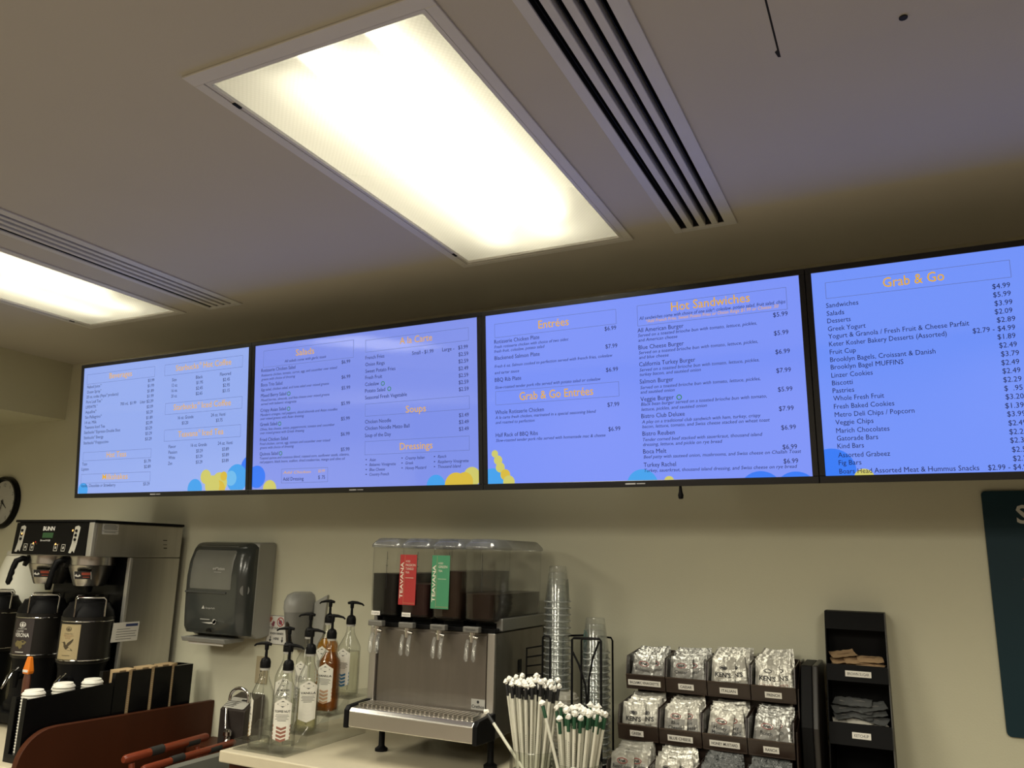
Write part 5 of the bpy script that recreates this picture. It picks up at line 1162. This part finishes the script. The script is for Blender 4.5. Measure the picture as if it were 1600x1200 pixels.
t = empty('dressing_rack', (-.61, .2, DZ), 'tiered brown rack of dressing packet bins with white name labels, on the serving counter', 'packet rack')
rx, ry = -.61, .2
prof = [(.385, 0), (.385, .37), (.3385, .37), (.3385, .285), (.25, .266), (.25, .143), (.132, .119), (.132, 0)]
MB().prism([(a-ry, b) for a, b in prof], 'x', -.865-rx, -.350-rx).build('back_frame', M_brown, t)
MB().prism([(a-ry, b) for a, b in [(.388, 0), (.388, .372), (.30, .372), (.205, .30), (.195, .215), (.115, .19), (.105, .08), (.03, .05), (.03, 0)]], 'x', -.3355-rx, -.3305-rx).build('end_panel', M_brown, t, bevel=.001)
NAMES = [['BALSAMIC VINAIGRETTE', 'CAESAR', 'ITALIAN', 'FRENCH'], ['GREEK', 'BLUE CHEESE', 'HONEY MUSTARD', 'RANCH'], ['', '', '', '']]
for r_, (yf, z0, z1, z2) in enumerate(ROWS):
    for c in range(4):
        x0 = BIN_X0+c*BIN_W+.0015; x1 = x0+BIN_W-.003; a, b = x0-rx, x1-rx
        L = lambda y, z: (y-ry, z-DZ)
        yb = yf+.155
        mb = MB()
        fl = [L(yf+.004, z0), L(yb, z0+.030), L(yb, z0+.033), L(yf+.004, z0+.003)]
        sp = [L(yf+.006, z0), L(yb, z0+.030), L(yb, z2+.012), L(yf+.012, z2), L(yf-.002, z1)]
        mb.prism(fl, 'x', a+.003, b-.003).prism(sp, 'x', a, a+.003).prism(sp, 'x', b-.003, b)
        mb.box(a+.003, b-.003, yb-.003-ry, yb-ry, z0+.033-DZ, z2+.012-DZ)
        fp = [L(yf+.006, z0-.0), L(yf+.010, z0), L(yf+.002, z1), L(yf-.003, z1)]
        mb.prism(fp, 'x', a+.003, b-.003)
        bn = mb.build('bin', M_brown, t)
        mb = MB(); mb.prism([L(yf-.004, z1-.003), L(yf+.003, z1-.003), L(yf+.003, z1+.001), L(yf-.004, z1+.001)], 'x', a, b); mb.build('lip_edge', mat('brown_edge', (.050, .035, .026, 1), .25), bn)
        if NAMES[r_][c]:
            nm = NAMES[r_][c]; lw = .016+.0058*len(nm); lw = min(lw, .112)
            slope = .009/(z1-z0)
            zc = z1-.026; xm = (a+b)/2+(-.004 if c == 0 else 0)
            f = lambda d: (lambda x, y: Vector((xm+x, (yf+.006-.009*((zc+y)-z0)/(z1-z0))-ry-d, zc+y-DZ)))
            mb = MB(); P = f(.0002); Q = f(.0012)
            mb.hexa([P(-lw/2, -.009), P(lw/2, -.009), Q(lw/2, -.009), Q(-lw/2, -.009), P(-lw/2, .009), P(lw/2, .009), Q(lw/2, .009), Q(-lw/2, .009)])
            lb = mb.build('name_label', M_paper, bn)
            s = Sheet(f(.0018)); s.text(nm, 0, -.004, .0085, align='c', width=lw-.012, bold=.01); s.build('label_lettering', M_ink, lb)
KIND = {(0, 0): ('kraft', M_film, ['Balsamic']), (0, 1): ('kraft', M_film, ['Caesar']), (0, 2): ('kens', M_filml, ['Italian']), (0, 3): ('kens', M_filml, ['Country', 'French']),
        (1, 0): ('kens', M_filml, ['Greek']), (1, 1): ('kraft', M_filml, ['Blue', 'Cheese']), (1, 2): ('kraft', M_filml, ['Honey', 'Mustard']), (1, 3): ('kraft', M_film, ['Ranch']),
        (2, 0): ('kraft', M_filml, ['Raspberry']), (2, 1): ('kens', M_filml, []), (2, 2): ('', M_filmd, []), (2, 3): ('', M_filmd, [])}
WHERE = {(2, 0): 'in the lowest bin at the left end of the brown rack', (2, 1): 'in the lowest bin, second from the left, of the brown rack',
         (2, 2): 'in the lowest bin, third from the left, of the brown rack', (2, 3): 'in the lowest bin at the right end of the brown rack'}
rng = random.Random(11)
for (r_, c), (brand, film, words) in KIND.items():
    yf, z0, z1, z2 = ROWS[r_]
    W_, H_ = .074, (.102 if r_ == 0 else .096 if r_ == 1 else .082)
    if r_ == 0: H_ = (.094, .098, .110, .112)[c]
    pr = [make_packet(W_, H_, .0042, 100*r_+10*c+k, film, brand, words, M_kprint if words[:1] == ['Country'] else None) for k in range(2)]
    where = WHERE.get((r_, c)) or 'in the bin labelled %s' % NAMES[r_][c].lower()
    lab = ('dark packet ' if brand == '' else 'clear dressing packet ')+where
    grp = 'packets '+where
    used = [False, False]; n = 12 if brand else 8
    xm = BIN_X0+(c+.5)*BIN_W
    for k in range(n):
        v = (k//2) % 2
        if not used[v]: o = pr[v]; used[v] = True
        else: o = copy_tree(pr[v])
        y = yf+.019+(.118/n)*k
        zz = z0+.0115+(y-yf)*.194
        col = k % 2
        lift = 0
        o.location = (xm+(-.0225 if col == 0 else .0225)+rng.uniform(-.001, .001), y, zz+lift)
        o.rotation_euler = (R(rng.uniform(-15, -12)), R(rng.uniform(0, 9)*(1 if col == 0 else -1)), R(rng.uniform(-2.5, 2.5)))
        tag(o, lab, 'packet', grp)
    for v in (0, 1):
        if not used[v]:
            for ch in list(pr[v].children): bpy.data.objects.remove(ch)
            bpy.data.objects.remove(pr[v])

# narrow black organiser beside the rack
t = empty('narrow_black_organizer', (-.295, .25, DZ), 'narrow black upright organizer between the dressing rack and the condiment tower', 'organizer')
mb = MB(); mb.prism([(-.10, 0), (.135, 0), (.135, .372), (-.035, .372), (-.10, .20)], 'x', -.028, .006); mb.build('body', M_dark, t, bevel=.003)
mb = MB(); mb.prism([(-.108, 0), (.137, 0), (.137, .374), (-.043, .374), (-.108, .20)], 'x', .007, .024); mb.build('side_panel', mat('soft_black', (.018, .016, .015, 1), .35), t, bevel=.004)

# ---------------------------------------------------------------- black condiment tower
TX0, TX1, TB = -.252, -.073, .385
t = empty('condiment_tower', ((TX0+TX1)/2, .3, DZ), 'tall black condiment tower holding brown sugar and ketchup packets', 'condiment tower')
tx, ty = (TX0+TX1)/2, .3
def yfr(z): return .315-(1.447-z)*.27         # the front leans back towards the top
L = lambda y, z: (y-ty, z-DZ)
side = [L(yfr(DZ), DZ), L(TB, DZ), L(TB, 1.449), L(yfr(1.449), 1.449)]
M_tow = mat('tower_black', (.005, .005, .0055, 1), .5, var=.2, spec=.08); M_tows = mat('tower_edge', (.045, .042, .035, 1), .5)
MB().prism(side, 'x', TX0-tx, TX0+.003-tx).build('side_panel', M_tow, t)
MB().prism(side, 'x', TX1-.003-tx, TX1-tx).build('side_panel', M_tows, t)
MB().box(TX0+.003-tx, TX1-.003-tx, TB-.003-ty, TB-ty, 0, 1.449-DZ).build('back_panel', M_tow, t)
mb = MB(); mb.prism([L(yfr(1.395)-.001, 1.395), L(yfr(1.447)-.001, 1.449), L(TB-.003, 1.449), L(TB-.003, 1.445), L(yfr(1.447)+.003, 1.445), L(yfr(1.395)+.003, 1.395)], 'x', TX0+.003-tx, TX1-.003-tx); mb.build('hood', M_tow, t)
TR = [(1.244, 1.292, 'BROWN SUGAR', 0), (1.068, 1.128, 'KETCHUP', 0), (.925, .975, '', 0)]
for za, zb, nm, _ in TR:
    mb = MB(); ya, yb_ = yfr(za)-.012, yfr(zb)-.012
    mb.prism([L(ya, za), L(yb_, zb), L(yb_+.004, zb), L(ya+.004, za)], 'x', TX0+.003-tx, TX1-.003-tx)
    mb.prism([L(ya+.004, za), L(TB-.003, za+.012), L(TB-.003, za+.016), L(ya+.004, za+.004)], 'x', TX0+.003-tx, TX1-.003-tx)
    tr = mb.build('tray', M_tow, t)
    if nm:
        lw = .074 if nm == 'BROWN SUGAR' else .052; zc = za+(zb-za)*.48; yc = yfr(zc)-.012
        f = lambda d: (lambda x, y: Vector((.003+x, yc+.27*y-d-ty, zc+y-DZ)))
        P, Q = f(.0004), f(.0014)
        mb = MB(); mb.hexa([P(-lw/2, -.0085), P(lw/2, -.0085), Q(lw/2, -.0085), Q(-lw/2, -.0085), P(-lw/2, .0085), P(lw/2, .0085), Q(lw/2, .0085), Q(-lw/2, .0085)])
        lb = mb.build('name_label', M_paper, tr)
        s = Sheet(f(.0020)); s.text(nm, 0, -.004, .008, align='c', width=lw-.012); s.build('label_lettering', M_ink, lb)
def sachet(w_, h, th, seed, m, pm, name):
    t = empty(name, (0, 0, 0), 'x', 'packet')
    top = pouch_f(w_, h, th, seed); nx, ny = 8, 8
    mb = MB()
    va = [[mb.bm.verts.new((w_*(i/nx-.5), h*(j/ny-.5), -top(w_*(i/nx-.5), h*(j/ny-.5), 1)+.0)) for i in range(nx+1)] for j in range(ny+1)]
    vb = [[va[j][i] if i in (0, nx) or j in (0, ny) else mb.bm.verts.new((w_*(i/nx-.5), h*(j/ny-.5), -top(w_*(i/nx-.5), h*(j/ny-.5), -1))) for i in range(nx+1)] for j in range(ny+1)]
    for j in range(ny):
        for i in range(nx):
            mb.bm.faces.new((va[j][i], va[j][i+1], va[j+1][i+1], va[j+1][i]))
            try: mb.bm.faces.new((vb[j][i], vb[j+1][i], vb[j+1][i+1], vb[j][i+1]))
            except ValueError: pass
    mb.build('pouch', m, t, smooth=True)
    F = lambda x, y: Vector((x, y, -top(x, y)+.0007))
    s = Sheet(F); s.rect(-w_*.25, w_*.25, -.002, .001, 4, 1).rect(-w_*.18, w_*.18, -.007, -.005, 4, 1); s.build('packet_print', pm, t)
    return t
M_sug = mat('sugar_kraft', (.46, .31, .17, 1), .75, var=.12, scale=40)
M_ket = mat('ketchup_grey', (.10, .105, .105, 1), .35, var=.3, scale=50); M_ketw = mat('ketchup_white', (.55, .53, .47, 1), .4, var=.15, scale=50)
def heap(za, n, protos_, label, group, seed, dz, tilt):
    rr = random.Random(seed); used = set()
    yb_ = yfr(za)-.008
    for k in range(n):
        q = k % len(protos_) if len(protos_) < 4 else (k % 3 if k < 8 else 3+k % 3)
        p = protos_[q]
        if q not in used: o = p; used.add(q)
        else: o = copy_tree(p)
        lay = k//3; f = (k % 3)/2
        x = TX0+.051+f*(TX1-TX0-.102)+rr.uniform(-.003, .003)
        y = yb_+.043+.004*lay+rr.uniform(0, .006)
        o.location = (x, y, za+.022+dz*k)
        o.rotation_mode = 'ZYX'; o.rotation_euler = (R(tilt), R(rr.uniform(-1.5, 1.5)), R(rr.uniform(-24, 24)))
        tag(o, label, 'packet', group)
heap(1.244, 10, [sachet(.076, .052, .0026, 50+k, M_sug, mat('sugar_print', (.22, .13, .07, 1), .7), 'sugar_packet') for k in range(3)], 'brown paper sugar packet in the upper tray of the black condiment tower', 'brown sugar packets in the tower', 5, .0056, 16)
heap(1.070, 17, [sachet(.076, .044, .0028, 60+k, M_ketw if k < 3 else M_ket, mat('ketchup_print', (.20, .19, .18, 1), .5), 'ketchup_packet') for k in range(6)], 'foil ketchup packet heaped in the second tray of the black condiment tower', 'ketchup packets in the tower', 8, .0058, 24)
